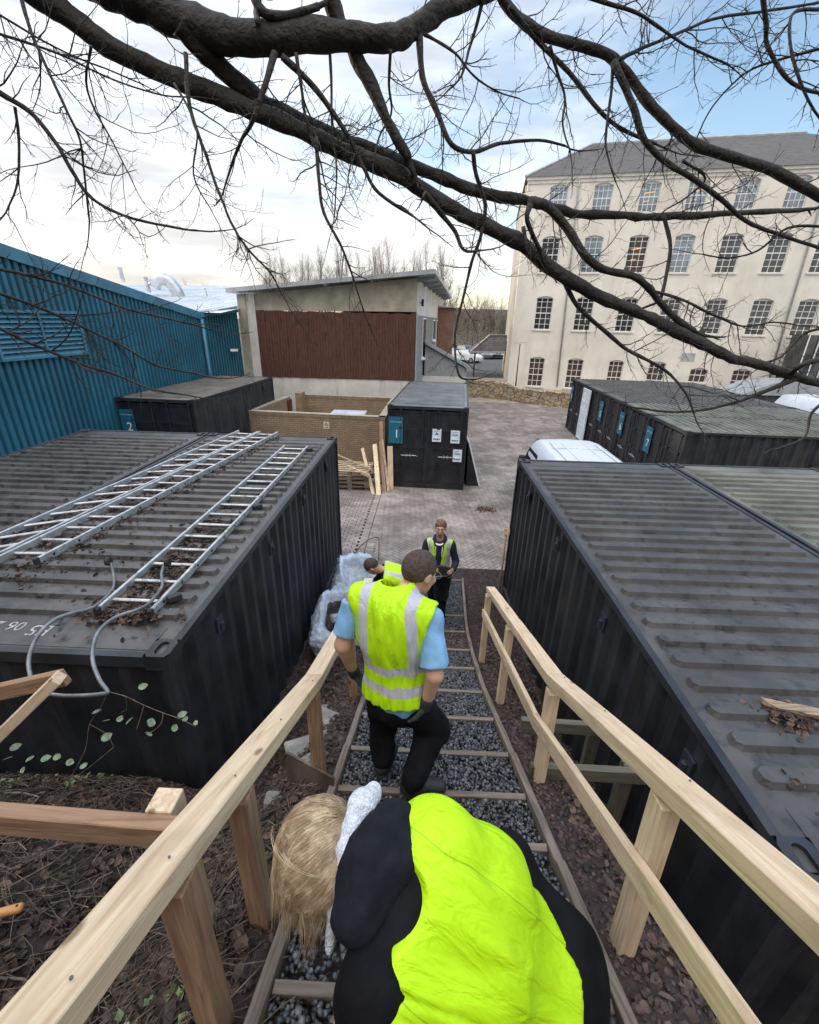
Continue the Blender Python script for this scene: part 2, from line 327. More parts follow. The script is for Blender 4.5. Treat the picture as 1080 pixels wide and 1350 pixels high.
# the bank and the sides of the steps
xs = list(np.arange(-7.0, 6.6, .08)); ys = list(np.arange(-5, 7.4, .09))+[7.4, 7.5, 7.6, 7.7, 7.8, 7.9, 7.925, 7.935]
def gfun(x, y):
    z = ground(x, y); return z if y < 7.4 else (max(z, .012) if y < 7.93 else yard(x, y)-.05)
v, f = heightfield(xs, ys, gfun)
struct(obj('bank', mesh(v, f, True), m_bark))
v, f = heightfield(list(np.arange(-18, 17, 1.0)), [-18, -14, -11, -9, -7.5, -6, -4.6, -3.4, -2.6], lambda x, y: ground(max(-6.9, min(6.4, x)), -2.6)*1.0+max(0, -2.6-y)*.95+.3*noise.noise((x*.5, y*.5, 5)))
struct(obj('shading_bank', mesh(v, f, True), mat('shading_bank_cover', (.045, .045, .025), .95, .5, 1.5, bump=1, bscale=6, col2=(.07, .05, .032))))  # unseen bank added behind the camera to shade faces turned towards it
# ------------------------------------------------------------------ loose stones, chips, leaves (uncountable)
ICO = None
def rocks(n, place, smin, smax, flat=.6, seed=1, sm=True):
    rg = np.random.default_rng(seed)
    phi = (1+5**.5)/2; iv = np.array([(-1, phi, 0), (1, phi, 0), (-1, -phi, 0), (1, -phi, 0), (0, -1, phi), (0, 1, phi), (0, -1, -phi), (0, 1, -phi), (phi, 0, -1), (phi, 0, 1), (-phi, 0, -1), (-phi, 0, 1)], float); iv /= np.linalg.norm(iv[0])
    fi = np.array([(0, 11, 5), (0, 5, 1), (0, 1, 7), (0, 7, 10), (0, 10, 11), (1, 5, 9), (5, 11, 4), (11, 10, 2), (10, 7, 6), (7, 1, 8), (3, 9, 4), (3, 4, 2), (3, 2, 6), (3, 6, 8), (3, 8, 9), (4, 9, 5), (2, 4, 11), (6, 2, 10), (8, 6, 7), (9, 8, 1)])
    V = []; F = []; k = 0
    for _ in range(n):
        p = place(rg)
        if p is None: continue
        s = rg.uniform(smin, smax)*.5; q = iv*(1+rg.uniform(-.22, .22, (12, 1)))*np.array([s*rg.uniform(.8, 1.35), s*rg.uniform(.7, 1.1), s*flat*rg.uniform(.8, 1.2)])
        a = rg.uniform(0, 6.3); t = rg.uniform(-.6, .6); u = rg.uniform(-.6, .6)
        Rz = np.array([[math.cos(a), -math.sin(a), 0], [math.sin(a), math.cos(a), 0], [0, 0, 1]]); Rx = np.array([[1, 0, 0], [0, math.cos(t), -math.sin(t)], [0, math.sin(t), math.cos(t)]]); Ry = np.array([[math.cos(u), 0, math.sin(u)], [0, 1, 0], [-math.sin(u), 0, math.cos(u)]])
        V.append(q @ (Rz @ Rx @ Ry).T+np.array(p)); F.append(fi+12*k); k += 1
    V = np.concatenate(V); F = np.concatenate(F); me = bpy.data.meshes.new('rocks')
    me.vertices.add(len(V)); me.vertices.foreach_set('co', V.ravel()); me.loops.add(len(F)*3); me.loops.foreach_set('vertex_index', F.ravel().astype(np.int32))
    me.polygons.add(len(F)); me.polygons.foreach_set('loop_start', np.arange(0, len(F)*3, 3, dtype=np.int32)); me.polygons.foreach_set('use_smooth', np.full(len(F), sm)); me.update(calc_edges=True); return me
m_peb = mat('grey_pebble', (.060, .062, .067), .42, .3, 20, island=.9, spec=.5)
m_chip = mat('red_chip', (.047, .027, .023), .7, .35, 14, island=.7)
m_chipb = mat('brown_chip', (.068, .044, .035), .72, .3, 14, island=.7)
def pl_path(rg):
    y = 7.45-8.1*rg.random()**1.0
    if y < .1 and rg.random() < .6: return None
    x = rg.uniform(-.40, .64); x = x+pathx(y)
    if 4.47 < y < 5.15: return None
    return (x, y, zp(y)-.02+rg.uniform(-.012, .010))
RY = [-.05, .30, .669, 1.292-.28, 1.292, 1.657, 2.083, 2.602, 3.175, 3.824, 4.449, 5.178, 5.812, 7.456]
tag(obj('gravel', rocks(36000, pl_path, .014, .029, .65, 2), m_peb), 'dark grey pebbles filling the bays of the timber steps', 'gravel', kind='stuff')
def pl_one(rg):
    y = rg.uniform(4.45, 5.17); return (rg.uniform(-.4, .64)+pathx(y), y, zp(y)-.03+rg.uniform(-.01, .01))
def pl_side(rg):
    y = 7.9-8.5*rg.random(); sd_ = 1 if rg.random() < .5 else -1
    x = .12+pathx(y)+sd_*(.60+rg.random()*1.0)
    if x < -1.7 or x > 1.72: return None
    return (x, y, gfun(x, y)+rg.uniform(-.006, .012))
me1 = rocks(30000, pl_side, .012, .034, .5, 3, False)
tag(obj('red_gravel', me1, m_chip), 'dark red stone chips covering the slopes beside the steps', 'gravel', kind='stuff')
tag(obj('brown_gravel', rocks(3000, pl_one, .016, .030, .6, 4, False), m_chipb), 'brown chips filling one bay of the steps near the bottom', 'gravel', kind='stuff')
m_leaf = mat('dead_leaf', (.060, .037, .026), .75, .3, 6, island=.85); m_leaf2 = mat('pale_dead_leaf', (.23, .14, .075), .7, .3, 6, island=.5)
m_twig = mat('twig_bark', (.085, .064, .048), .85, .3, 20, island=.75)
def leaves(n, place, smin, smax, seed=5, pale=.12):
    rg = random.Random(seed); B = MB()
    for _ in range(n):
        p = place(rg)
        if p is None: continue
        s = rg.uniform(smin, smax); m = Matrix.Translation(Vector(p)) @ Matrix.Rotation(rg.uniform(0, 6.28), 4, 'Z') @ Matrix.Rotation(rg.gauss(0, .45), 4, 'X') @ Matrix.Rotation(rg.gauss(0, .45), 4, 'Y')
        c = rg.uniform(.05, .35)*s; wdt = rg.uniform(.28, .42)*s; j = lambda: rg.uniform(-.06, .06)*s
        v = [(-s/2, 0, c*.6), (-s*.2, wdt, c+j()), (s*.2, wdt*.85+j(), c*.8+j()), (s/2, j(), c*.5), (s*.2, -wdt*.85+j(), c*.8+j()), (-s*.2, -wdt, c+j()), (-.1*s, 0, 0), (.15*s, 0, 0)]
        B.mi = 1 if rg.random() < pale else 0
        B.add([m @ Vector(q) for q in v], [(0, 6, 1), (6, 7, 2, 1), (7, 3, 2), (0, 5, 6), (5, 4, 7, 6), (4, 3, 7)])
    return B.mesh()
def pl_bank(rg):
    if rg.random() < .72: x = rg.uniform(-3.4, -.52); y = rg.uniform(-.3, 2.2)
    else: x = rg.choice([rg.uniform(-1.6, -.5), rg.uniform(.85, 1.6)]); y = rg.uniform(-.3, 5)
    return (x, y, ground(x, y)+rg.uniform(.0, .035))
tag(obj('leaf_litter', leaves(15000, pl_bank, .014, .062, 6, .07), [m_leaf, m_leaf2]), 'brown dead leaves lying thick over the bank beside the steps', 'leaves', kind='stuff')
B = MB(); rg = random.Random(9)
for k in range(3600):
    x = rg.uniform(-3.2, -.55); y = rg.uniform(-.2, 2.15); a = rg.uniform(0, 3.14); L = rg.uniform(.05, .32)*(1 if k % 19 else 2); z = ground(x, y)+rg.uniform(.01, .05)
    pts = [(x+math.cos(a)*L*t+rg.uniform(-.02, .02), y+math.sin(a)*L*t+rg.uniform(-.02, .02), ground(x+math.cos(a)*L*t, y+math.sin(a)*L*t)+.03+rg.uniform(-.01, .04)) for t in (0, .33, .66, 1)]
    r = rg.choice([.0015, .002, .003, .006 if k % 6 == 0 else .0025]); B.tube(pts, [r, r*.9, r*.75, r*.5], 5, False)
tag(obj('fallen_twigs', B.mesh(True), m_twig), 'thin fallen twigs and stalks strewn over the bank', 'twigs', kind='stuff')
# small green weeds
m_weed = mat('weed_leaf', (.10, .15, .055), .6, .3, 10, island=.5); B = MB()
for k in range(200):
    c = rg.choice([(-.80, .62), (-.70, .45), (-2.6, 1.9), (-2.2, 2.0), (-3.0, 1.8), (1.25, .55), (1.3, .9), (-.62, .35), (1.2,.35)]); x = c[0]+rg.gauss(0, .10); y = c[1]+rg.gauss(0, .09); z = ground(x, y)+.02+abs(rg.gauss(0, .03))
    m = Matrix.Translation((x, y, z)) @ Matrix.Rotation(rg.uniform(0, 6.3), 4, 'Z') @ Matrix.Rotation(rg.uniform(-.7, .3), 4, 'X'); s = rg.uniform(.012, .028)
    B.add([m @ Vector(q) for q in ((0, 0, 0), (s*.6, s*.6, .2*s), (0, s*1.6, 0), (-s*.6, s*.6, .2*s))], [(0, 1, 2, 3)])
tag(obj('weeds', B.mesh(), m_weed), 'small green weeds sprouting through the leaf litter', 'weeds', kind='stuff')
# ------------------------------------------------------------------ timber steps
st = thing('timber_steps', 'long ladder-like timber step frame filled with grey pebbles, running down between the containers', 'steps', (0, 3, 0))
for side, xo in ((-1, -.43), (1, .67)):
    Y = [7.5, 5.75, 5.15, 4.1, 3.2, 2.05, 1.18, .1, -.7]
    for a, b in zip(Y[:-1], Y[1:]):
        A = Vector((xo+pathx(a), a, zp(a)+.0)); Bv = Vector((xo+pathx(b), b, zp(b)+.0))
        beam_obj('side_board', Bv+Vector((0, -.02, -.035)), A+Vector((0, 0, -.035+random.uniform(0, .008))), .042, .12, m_oldw, st)
for y in RY:
    beam_obj('riser', (-.405+pathx(y), y, zp(y)-.03), (.645+pathx(y), y, zp(y)-.03+random.uniform(-.004, .004)), .035, .08, m_oldw, st)
rgp = random.Random(4)
for k in range(6):
    y = [1.66, 1.2, 2.1, 2.6, 1.0, .75][k]; sx_ = .60
    beam_obj('peg', (sx_, y-.07, zp(y)-.2), (sx_, y-.07, zp(y)-.0), .04, .04, m_oldw, st, up=(1, 0, 0))
# ------------------------------------------------------------------ handrails
hr_ = thing('handrail', 'pale new timber handrail with two rails on the right of the steps', 'handrail', (.75, 2, 2), group='handrails beside the steps')
rail = [(.775, -.45, 4.125), (.775, .5, 3.62), (.775, 1.98, 2.785), (.80, 4.22, 1.92)]
beam_obj('top_rail', Vector(rail[0])+Vector((.025, 0, 0)), Vector(rail[2])+Vector((.025, 0, 0)), .094, .062, m_wood, hr_)
beam_obj('top_rail', Vector(rail[2])+Vector((.025, .004, 0)), Vector(rail[3])+Vector((.02, 0, 0)), .094, .062, m_wood, hr_)
beam_obj('mid_rail', (.745, -.4, 3.70), (.735, 1.97, 2.465), .034, .085, m_wood, hr_)
beam_obj('mid_rail', (.735, 1.975, 2.465), (.765, 4.2, 1.62), .034, .085, m_wood, hr_)
for x, y, t in ((.80, 4.18, 1.90), (.79, 3.05, 2.34), (.79, 1.93, 2.77), (.79, .93, 3.34), (.79, -.25, 3.98)):
    lean = .02
    beam_obj('post', (x, y-.06 if y < 2.5 else y, zp(y)-.28), (x, y, t-.03), .062, .075, m_wood, hr_, up=(0, 1, 0))
hl = thing('handrail', 'pale new timber handrail on the left of the steps with a single thick rail', 'handrail', (-.55, 2, 2), group='handrails beside the steps')
beam_obj('top_rail', (-.560, -.3, 3.955), (-.560, 1.90, 2.775), .098, .064, m_wood, hl)
beam_obj('top_rail', (-.560, 1.904, 2.775), (-.54, 4.25, 1.95), .096, .064, m_wood, hl)
for y, t in ((4.1, 1.97), (3.0, 2.37), (1.80, 2.80), (.93, 3.26), (.60, 3.44), (-.2, 3.85)):
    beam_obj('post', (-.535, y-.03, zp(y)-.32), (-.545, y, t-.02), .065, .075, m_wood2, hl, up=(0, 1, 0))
def screws(par, x, ys, zf, sp=.022):
    for y in ys:
        for s_ in (-1, 1):
            B = MB(); z = zf(y); c = Vector((x+s_*sp, y+s_*.012, z))-par.location; B.tube([c-Vector((0, 0, .002)), c+Vector((0, 0, .0010))], .0031, 8); obj('screw_head', B.mesh(), mat('screw_metal', (.10, .085, .06), .5, metal=.6), par)
screws(hl, -.56, (.58, .90, 1.78, .33, 1.3), lambda y: 3.795-.5364*y+.036)
screws(hr_, .80, (.45, .90, 1.42, 1.88), lambda y: 3.885-.5556*y+.036)
fr = thing('timber_rail', 'low horizontal timber board joining the left handrail from the bank', 'rail', (-1, .8, 3))
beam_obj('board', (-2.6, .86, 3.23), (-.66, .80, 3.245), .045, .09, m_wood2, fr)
beam_obj('stub_post', (-.74, .86, 2.6), (-.74, .86, 3.30), .08, .075, m_wood, fr, up=(0, 1, 0))
fr = thing('timber_brace', 'two crossed pale timbers under the hooked ladder at the left edge', 'brace', (-2, 1.8, 2.8))
beam_obj('board', at_y(-60, 925, 1.8), at_y(86, 893, 1.8), .045, .09, m_wood2, fr)
beam_obj('board', at_y(-40, 1008, 1.62), at_y(78, 893, 1.72), .07, .055, m_wood, fr)
fr = thing('retaining_frame', 'greenish old timber frame bridging the gap between the right handrail and the container', 'frame', (1.2, 2.1, 2))
beam_obj('rail', (.80, 2.42, 1.93), (1.50, 2.42, 1.90), .045, .10, m_green, fr)
beam_obj('rail', (.74, 1.92, 2.10), (1.46, 1.92, 2.09), .045, .10, m_green, fr)
beam_obj('post', (1.38, 1.99, 1.2), (1.38, 1.99, 2.12), .09, .05, m_green, fr, up=(0, 1, 0))
beam_obj('post', (1.40, 2.50, .9), (1.40, 2.50, 1.99), .09, .05, m_green, fr, up=(0, 1, 0))
# ------------------------------------------------------------------ containers
CW, CHT = 2.438, 2.591
_cache = {}
def corrug(L, H, pitch=.278, depth=.046, flip=1):
    """wall in local x(along), z(up), y depth; trapezoid profile"""
    xs_ = [0.0]; d = [0.0]; n = int(L/pitch); off = (L-n*pitch)/2; x = off
    for i in range(n):
        for q, dd in ((.0, 0), (.26, 0), (.5, 1), (.76, 1), (1.0, 0)):
            if q == 0 and i > 0: continue
            xs_.append(x+q*pitch); d.append(dd*depth)
        x += pitch
    xs_.append(L); d.append(0)
    v = []; 
    for X, D in zip(xs_, d): v += [(X, -D*flip, 0), (X, -D*flip, H)]
    f = [(2*i, 2*i+2, 2*i+3, 2*i+1) for i in range(len(xs_)-1)]
    return v, f
def casting(B, x, y, z, sx_, sy_, mi2=1, top=True):
    """corner block 178(y) x 162(x) x 118 with a slotted top; x,y = outer corner, sx/sy point inwards"""
    a, b, h = .162, .178, .118
    n = 16; cx, cy = a/2, b/2; hw, hl = .032, .062
    slot = []; rect = []
    for i in range(n):
        t = 2*math.pi*(i+.5)/n; c, s = math.cos(t), math.sin(t)
        slot.append((cx+hw*c, cy+(hl-hw)*(1 if s > 0 else -1)+hw*s)); m_ = max(abs(c)/(a/2), abs(s)/(b/2)); rect.append((cx+c/m_, cy+s/m_))
    T = lambda p, zz: (x+sx_*p[0], y+sy_*p[1], zz)
    zt = z+(h if top else 0)
    B.mi = 0
    v = [T(p, zt) for p in rect]+[T(p, zt) for p in slot]+[T(p, zt-.03) for p in slot]+[T(p, zt-.03) for p in rect]
    o = len(B.v); fl = []
    for i in range(n):
        j = (i+1) % n; fl += [(i, j, n+j, n+i), (n+i, n+j, 2*n+j, 2*n+i)]
    B.add(v, fl)
    B.mi = 1; B.add([T(p, zt-.03) for p in slot], [tuple(range(n))])
    B.mi = 0; B.box((min(x, x+sx_*a), min(y, y+sy_*b), z), (max(x, x+sx_*a), max(y, y+sy_*b), zt-.0301 if top else z+h))
    rim = [(0, 0), (a, 0), (a, b), (0, b)]; 
    B.add([T(p, zt-.0301) for p in rim]+[T(p, zt-.0001) for p in rim], [(0, 1, 5, 4), (1, 2, 6, 5), (2, 3, 7, 6), (3, 0, 4, 7)])
def cached(key, fn):
    if key not in _cache: _cache[key] = fn()
    return _cache[key]
def frame_mesh(L):
    B = MB(); W, H = CW, CHT
    for x in (0, W-.06):
        for y in (0, L-.06): B.box((x+.003, y+.003, .1), (x+.057, y+.057, H-.11))
        B.box((x+.004, .178, H-.072), (x+.056, L-.178, H-.012)); B.box((x+.004, .178, .01), (x+.056, L-.178, .14))
    for y in (0, L-.06):
        B.box((.162, y+.004, H-.10), (W-.162, y+.056, H-.012)); B.box((.162, y+.004, .01), (W-.162, y+.056, .14))
    return B.mesh()
def cast_mesh(top, sx_, sy_):
    B = MB(); casting(B, 0, 0, 0, sx_, sy_, top=top); return B.mesh()
def roof_mesh(L):
    B = MB(); W, H = CW, CHT; z = H-.022
    B.add([(.05, .05, z), (W-.05, .05, z), (W-.05, L-.05, z), (.05, L-.05, z)], [(0, 1, 2, 3)])
    B.mi = 1; n = int((L-.75)/.209); y0 = (L-n*.209)/2+.05
    for i in range(n):
        y = y0+i*.209; a, b = .13, W-.13; hw = .060; e = .017; rr = .035
        out = [(a+rr, y-hw), (b-rr, y-hw), (b, y-hw+rr), (b, y+hw-rr), (b-rr, y+hw), (a+rr, y+hw), (a, y+hw-rr), (a, y-hw+rr)]
        inn = [(a+rr+e*.6, y-hw+e), (b-rr-e*.6, y-hw+e), (b-e, y-hw+rr*.6+e), (b-e, y+hw-rr*.6-e), (b-rr-e*.6, y+hw-e), (a+rr+e*.6, y+hw-e), (a+e, y+hw-rr*.6-e), (a+e, y-hw+rr*.6+e)]
        v = [(p[0], p[1], z+.0005) for p in out]+[(p[0], p[1], z+.036) for p in inn]
        B.add(v, [(k, (k+1) % 8, 8+(k+1) % 8, 8+k) for k in range(8)]+[tuple(range(8, 16))])
    B.mi = 0
    for y in (.20, L-.20):      # header plates
        B.box((.17, y-.12, z+.0007), (W-.17, y+.12, z+.004))
    return B.mesh()
def side_mesh(L, flip):
    v, f = corrug(L-.12, CHT-.21, flip=flip); return mesh([(q[1], q[0]+.06, q[2]+.14) for q in v], f)
def end_mesh():
    v, f = corrug(CW-.12, CHT-.24, flip=-1); return mesh([(q[0]+.06, q[1]+.02, q[2]+.14) for q in v], f)
def door_mesh():
    """one door leaf, local x 0..w, z 0..h, outer face at y=0 looking -y"""
    wd, h = (CW-.12)/2-.006, CHT-.26; B = MB()
    B.box((0, .02, 0), (wd, .05, h))
    for x0, x1 in ((0, .07), (wd-.07, wd)): B.box((x0, 0, 0), (x1, .02, h), None)
    for z in (0, h*.27, h*.5, h*.74, h-.07): B.box((.07, .004, z), (wd-.07, .02, z+.06))
    return B.mesh()
def rod_mesh():
    h = CHT-.20; B = MB(); B.tube([(0, 0, 0), (0, 0, h)], .017, 8)
    for z in (.02, h*.24, h*.52, h*.76, h-.06): B.box((-.045, -.02, z), (.045, .035, z+.05))
    return B.mesh()
def handle_mesh():
    B = MB(); B.tube([(0, -.012, 0), (.02, -.03, 0), (.36, -.03, .012), (.40, -.03, -.02)], .012, 6); B.box((.16, -.035, -.05), (.20, .02, .05)); return B.mesh()
def sign_teal(parent, x, z, num, w_=.44, h_=.82, lines=True, y=-.035):
    s = obj('sign', cached(('sg', w_, h_), lambda: (lambda b: (b.box((-w_/2, 0, -h_/2), (w_/2, .006, h_/2)), b.mesh())[1])(MB())), m_teal, parent, (x, y, z))
    t = obj('number', cached(('tx', num), lambda: text_mesh(num, .36, .0015)), m_white, s, (0.03, -.004, -.12), (R(90), 0, 0))
    t2 = obj('lettering', cached(('lt',), lambda: text_mesh('CONTAINER', .066, .001)), mat('sign_letter', (.35, .5, .55), .6), s, (0, -.004, h_/2-.16), (R(90), 0, 0))
    return s
def make_container(label, loc, ang, L=6.058, doors=None, rf=None, sign=None, vents=True, group=None, name='shipping_container', bm_=None, open_leaf=False):
    t = thing(name, label, 'container', loc, ang, group); mb = bm_ or m_cont; rf = rf or [m_roof, m_rib]; rf = rf if isinstance(rf, list) else [rf, rf]
    obj('frame', cached(('fr', L), lambda: frame_mesh(L)), mb, t)
    obj('side_wall', cached(('sw', L, 1), lambda: side_mesh(L, -1)), mb, t, (.03, 0, 0))
    obj('side_wall', cached(('sw', L, 2), lambda: side_mesh(L, 1)), mb, t, (CW-.03, 0, 0))
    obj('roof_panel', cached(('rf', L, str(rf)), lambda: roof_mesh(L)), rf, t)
    for x, sx_ in ((0, 1), (CW, -1)):
        for y, sy_ in ((0, 1), (L, -1)):
            obj('corner_casting', cached(('cc', 1, sx_, sy_), lambda: cast_mesh(True, sx_, sy_)), [mb, m_black], t, (x, y, CHT-.118))
            obj('corner_casting', cached(('cc', 0, sx_, sy_), lambda: cast_mesh(False, sx_, sy_)), [mb, m_black], t, (x, y, 0))
    if doors != 'near': obj('end_wall', cached(('ew',), end_mesh), mb, t, (0, .02, 0))
    if doors != 'far': obj('end_wall', cached(('ew',), end_mesh), mb, t, (CW, L-.02, 0), (0, 0, math.pi))
    if doors:
        wd = (CW-.12)/2
        piv = bpy.data.objects.new('x', None)
        for k in range(2):
            if doors == 'near': org = Vector((.06+k*wd, .03, .12)); rz = 0
            else: org = Vector((CW-.06-k*wd, L-.03, .12)); rz = math.pi
            if open_leaf and k == 1: continue
            d = obj('door', cached(('dr',), door_mesh), m_door if bm_ is None else mb, t, org, (0, 0, rz))
            for q in (.30, .88): obj('lock_rod', cached(('rd',), rod_mesh), mb, d, (q*wd, -.022, -.03))
            for q in (.30, .70): obj('handle', cached(('hd',), handle_mesh), m_steel, d, (q*wd-(.36 if q > .5 else 0)+.02, -.03, .95))
            if sign and k == 0: sign_teal(d, .20, 1.72, sign, lines=True)
        bpy.data.objects.remove(piv)
    if vents:
        for sx_, x in ((-1, .0), (1, CW)):
            for yv in (.75, 2.1, 3.55, 5.1):
                if yv < L: obj('vent', cached(('vt', sx_), lambda: (lambda b: (b.box((-.004 if sx_ > 0 else -.012, -.05, -.10), (.012 if sx_ > 0 else .004, .05, .05)), b.tube([(sx_*.016, 0, -.09), (sx_*.02, 0, -.01)], .02, 6), b.mesh())[2])(MB())), mb, t, (x-sx_*.02, yv, CHT-.28))
    return t
LX, LY = -1.618, 2.226; RX, RY0 = 1.603, 1.11
cL = make_container('dark shipping container left of the steps with the ladders on its roof', (LX-CW, LY, 0), 0, group='shipping containers')
cL2 = make_container('dark shipping container beside the blue wall, next to the one with the ladders', (LX-2*CW-.03, LY, 0), 0, group='shipping containers')
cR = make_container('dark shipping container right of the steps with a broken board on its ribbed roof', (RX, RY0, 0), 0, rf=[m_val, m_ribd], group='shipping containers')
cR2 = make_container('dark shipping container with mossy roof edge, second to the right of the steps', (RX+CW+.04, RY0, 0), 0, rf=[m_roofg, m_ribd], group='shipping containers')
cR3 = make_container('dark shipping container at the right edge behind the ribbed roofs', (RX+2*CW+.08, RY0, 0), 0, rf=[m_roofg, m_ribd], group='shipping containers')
# faded stencil marks on the left roof
o = obj('stencil_mark', text_mesh('E5', .16, .001), mat('faded_paint', (.30, .29, .28), .8, .3, 30), cL, at_z(52, 828, CHT)-cL.location+Vector((0, 0, -.016)), (0, 0, math.pi)); o = obj('stencil_mark', text_mesh('06 2', .13, .001), MATS['faded_paint'], cL, at_z(12, 822, CHT)-cL.location+Vector((0, 0, -.016)), (0, 0, math.pi))
c1 = make_container('black shipping container number 1 with three paper notices on its doors', (-1.0698, 13.4155, -.2638), -.0779, doors='near', sign='1', vents=False, rf=mat('container_roof_grey', (.105, .11, .118), .5, .2, 1.5, bump=.05, bscale=15), group='shipping containers')
def notice(parent, x, z, kind):
    s = obj('notice', cached(('nb',), lambda: (lambda b: (b.box((-.16, 0, -.22), (.16, .008, .22)), b.mesh())[1])(MB())), mat('notice_frame', (.05, .035, .03), .6), parent, (x, -.036, z))
    obj('paper', cached(('np',), lambda: (lambda b: (b.box((-.135, 0, -.195), (.135, .003, .195)), b.mesh())[1])(MB())), mat('paper', (.62, .72, .80), .6), s, (0, -.004, 0))
    B = MB(); rr = random.Random(kind)
    if kind == 1: B.add([(-.05, 0, .02), (.05, 0, .02), (0, 0, .10)], [(0, 1, 2)])
    else:
        B.tube([(-.08, -.001, .05), (-.04, -.001, .075), (0, -.001, .045), (.04, -.001, .075), (.08, -.001, .05)], .010, 6)
    for a in (-.08, -.03, .03, .08): B.box((a-.015, -.001, -.13), (a+.015, .0, -.09))
    for k in range(4): B.box((-.10, -.001, .14-.22*(k > 1)-.02*k), (.02+rr.random()*.08, .0, .146-.22*(k > 1)-.02*k))
    obj('print', B.mesh(), mat('dark_print', (.03, .06, .12), .7), s, (0, -.006, 0))
dr = [c for c in c1.children if c.name.startswith('door')]
notice(dr[1], .30, 1.62, 1); notice(dr[1], .86, 1.60, 2); notice(dr[1], .96, 1.02, 3)
c2 = make_container('black shipping container number 2 standing against the blue wall', (-9.08, 12.98, -.19), R(-3.5), doors='near', sign='2', rf=mat('container_roof_brown', (.12, .108, .092), .7, .2, 1.5, bump=.06, bscale=15), bm_=mat('container_navy', (.026, .030, .045), .5, .2, 2), vents=True, group='shipping containers')
# row of containers with their doors to the yard; local y axis points away from the yard
ra = math.atan2(7.778-7.093, 24.251-11.97)
names = [('7', 'grey container numbered 7, nearest of the row on the right'), ('6', 'grey container numbered 6, second of the row on the right'), ('5', 'grey container numbered 5, third of the row on the right'), ('4', 'dark container in the right row beside the standing open white door'), ('3', 'dark container at the far end of the right row, near the stone wall')]
m_row = mat('container_row_grey', (.085, .088, .095), .5, .2, 2)
for k, (num, lab) in enumerate(names):
    base = Vector((7.093, 11.97, -.50))+Vector((math.sin(ra), math.cos(ra), 0))*(2.47*(k+1))
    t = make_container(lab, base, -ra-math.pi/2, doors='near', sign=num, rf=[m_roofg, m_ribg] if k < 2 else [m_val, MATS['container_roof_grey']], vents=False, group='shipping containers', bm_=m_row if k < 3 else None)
t = thing('container_door', 'white container door leaf standing out against the dark right-hand row', 'door', Vector((7.093, 11.97, -.50))+Vector((math.sin(ra), math.cos(ra), 0))*(2.47*4-.04)+Vector((-.09, 0, .12)), -ra-math.pi/2)
obj('leaf', door_mesh(), mat('white_door', (.62, .68, .72), .6, .1), t)
# ------------------------------------------------------------------ ladders on the left roof
ZR = CHT+.001
def ladder(label, a0, a1, b0, b1, n, group='aluminium ladders on the roof', rh=.075):
    t = thing('ladder', label, 'ladder', ((a0[0]+b0[0])/2, (a0[1]+b0[1])/2, ZR), 0, group)
    A0, A1, B0, B1 = [Vector((*q, ZR+rh/2)) for q in (a0, a1, b0, b1)]
    for p, q in ((A0, A1), (B0, B1)):
        beam_obj('rail', p, q, .026, rh, m_alu, t, ch=.004)
    for p, q in ((A0, A1), (B0, B1)):
        d = (q-p).normalized()
        beam_obj('rail_foot', p-d*.012, p+d*.03, .034, rh+.006, m_rub, t)
    for k in range(n):
        s = (k+.6)/n; B = MB(); p = A0.lerp(A1, s); q = B0.lerp(B1, s); B.tube([p-t.location, q-t.location], .0145, 8)
        obj('rung', B.mesh(), m_alu, t)
    # rung ends: small dark plug holes on the outer face of the rail
    for k in range(n):
        s = (k+.6)/n; q = B0.lerp(B1, s)-t.location; obj('rung_socket', cached(('rs',), lambda: (lambda b: (b.box((.013, -.012, -.012), (.0145, .012, .012)), b.mesh())[1])(MB())), m_black, t, q)
    return t
ladder('aluminium ladder half buried in leaves, leftmost of the three on the roof', (-4.22, 2.6), (-3.49, 8.25), (-3.80, 2.9), (-3.115, 8.2), 19)
ladder('dirt-spattered aluminium ladder in the middle of the three on the roof', (-3.69, 3.25), (-3.075, 8.22), (-3.338, 3.271), (-2.737, 8.217), 18)
lc = ladder('aluminium ladder with a hooked tube frame and wheels at its near end', (-2.345, 2.62), (-2.336, 7.302), (-1.95, 2.62), (-1.946, 7.299), 17, rh=.065)
B = MB()
H = [(146, 742, 3.16), (150, 760, 3.1), (149, 776, 2.98), (135, 792, 2.74), (118, 803, 2.58), (96, 808, 2.46), (72, 817, 2.36), (50, 838, 2.22), (38, 868, 2.08), (42, 896, 1.98), (58, 912, 1.94), (80, 917, 1.93), (112, 917, 1.93), (139, 914, 1.93), (141, 910, 1.94), (131, 896, 1.98), (122, 868, 2.08), (128, 836, 2.22), (150, 815, 2.36), (178, 805, 2.48), (193, 798, 2.60), (205, 786, 2.76), (214, 772, 2.98), (213, 756, 3.08), (217, 744, 3.14)]
B.tube([p-lc.location for p in smooth_pts([at_y(*q) for q in H], 4)], .0125, 10)
obj('hook_frame', B.mesh(True), mat('galvanised_tube', (.17, .175, .18), .5, .2, 10, metal=.5), lc)
for q in ((143, 740, 3.16), (221, 741, 3.14)):
    p = at_y(*q)-lc.location; B = MB(); B.tube([p-Vector((.016, 0, 0)), p-Vector((.014, 0, 0)), p+Vector((.014, 0, 0)), p+Vector((.016, 0, 0))], [.03, .036, .036, .03], 20); obj('wheel', B.mesh(True), m_rub, lc)
for x, y in ((-1.90, 2.85), (-1.90, 4.7), (-1.90, 7.2)):
    beam_obj('bracket', (x-.02, y-.04, ZR+.03), (x+.05, y+.03, ZR+.03), .05, .045, m_rub, lc)
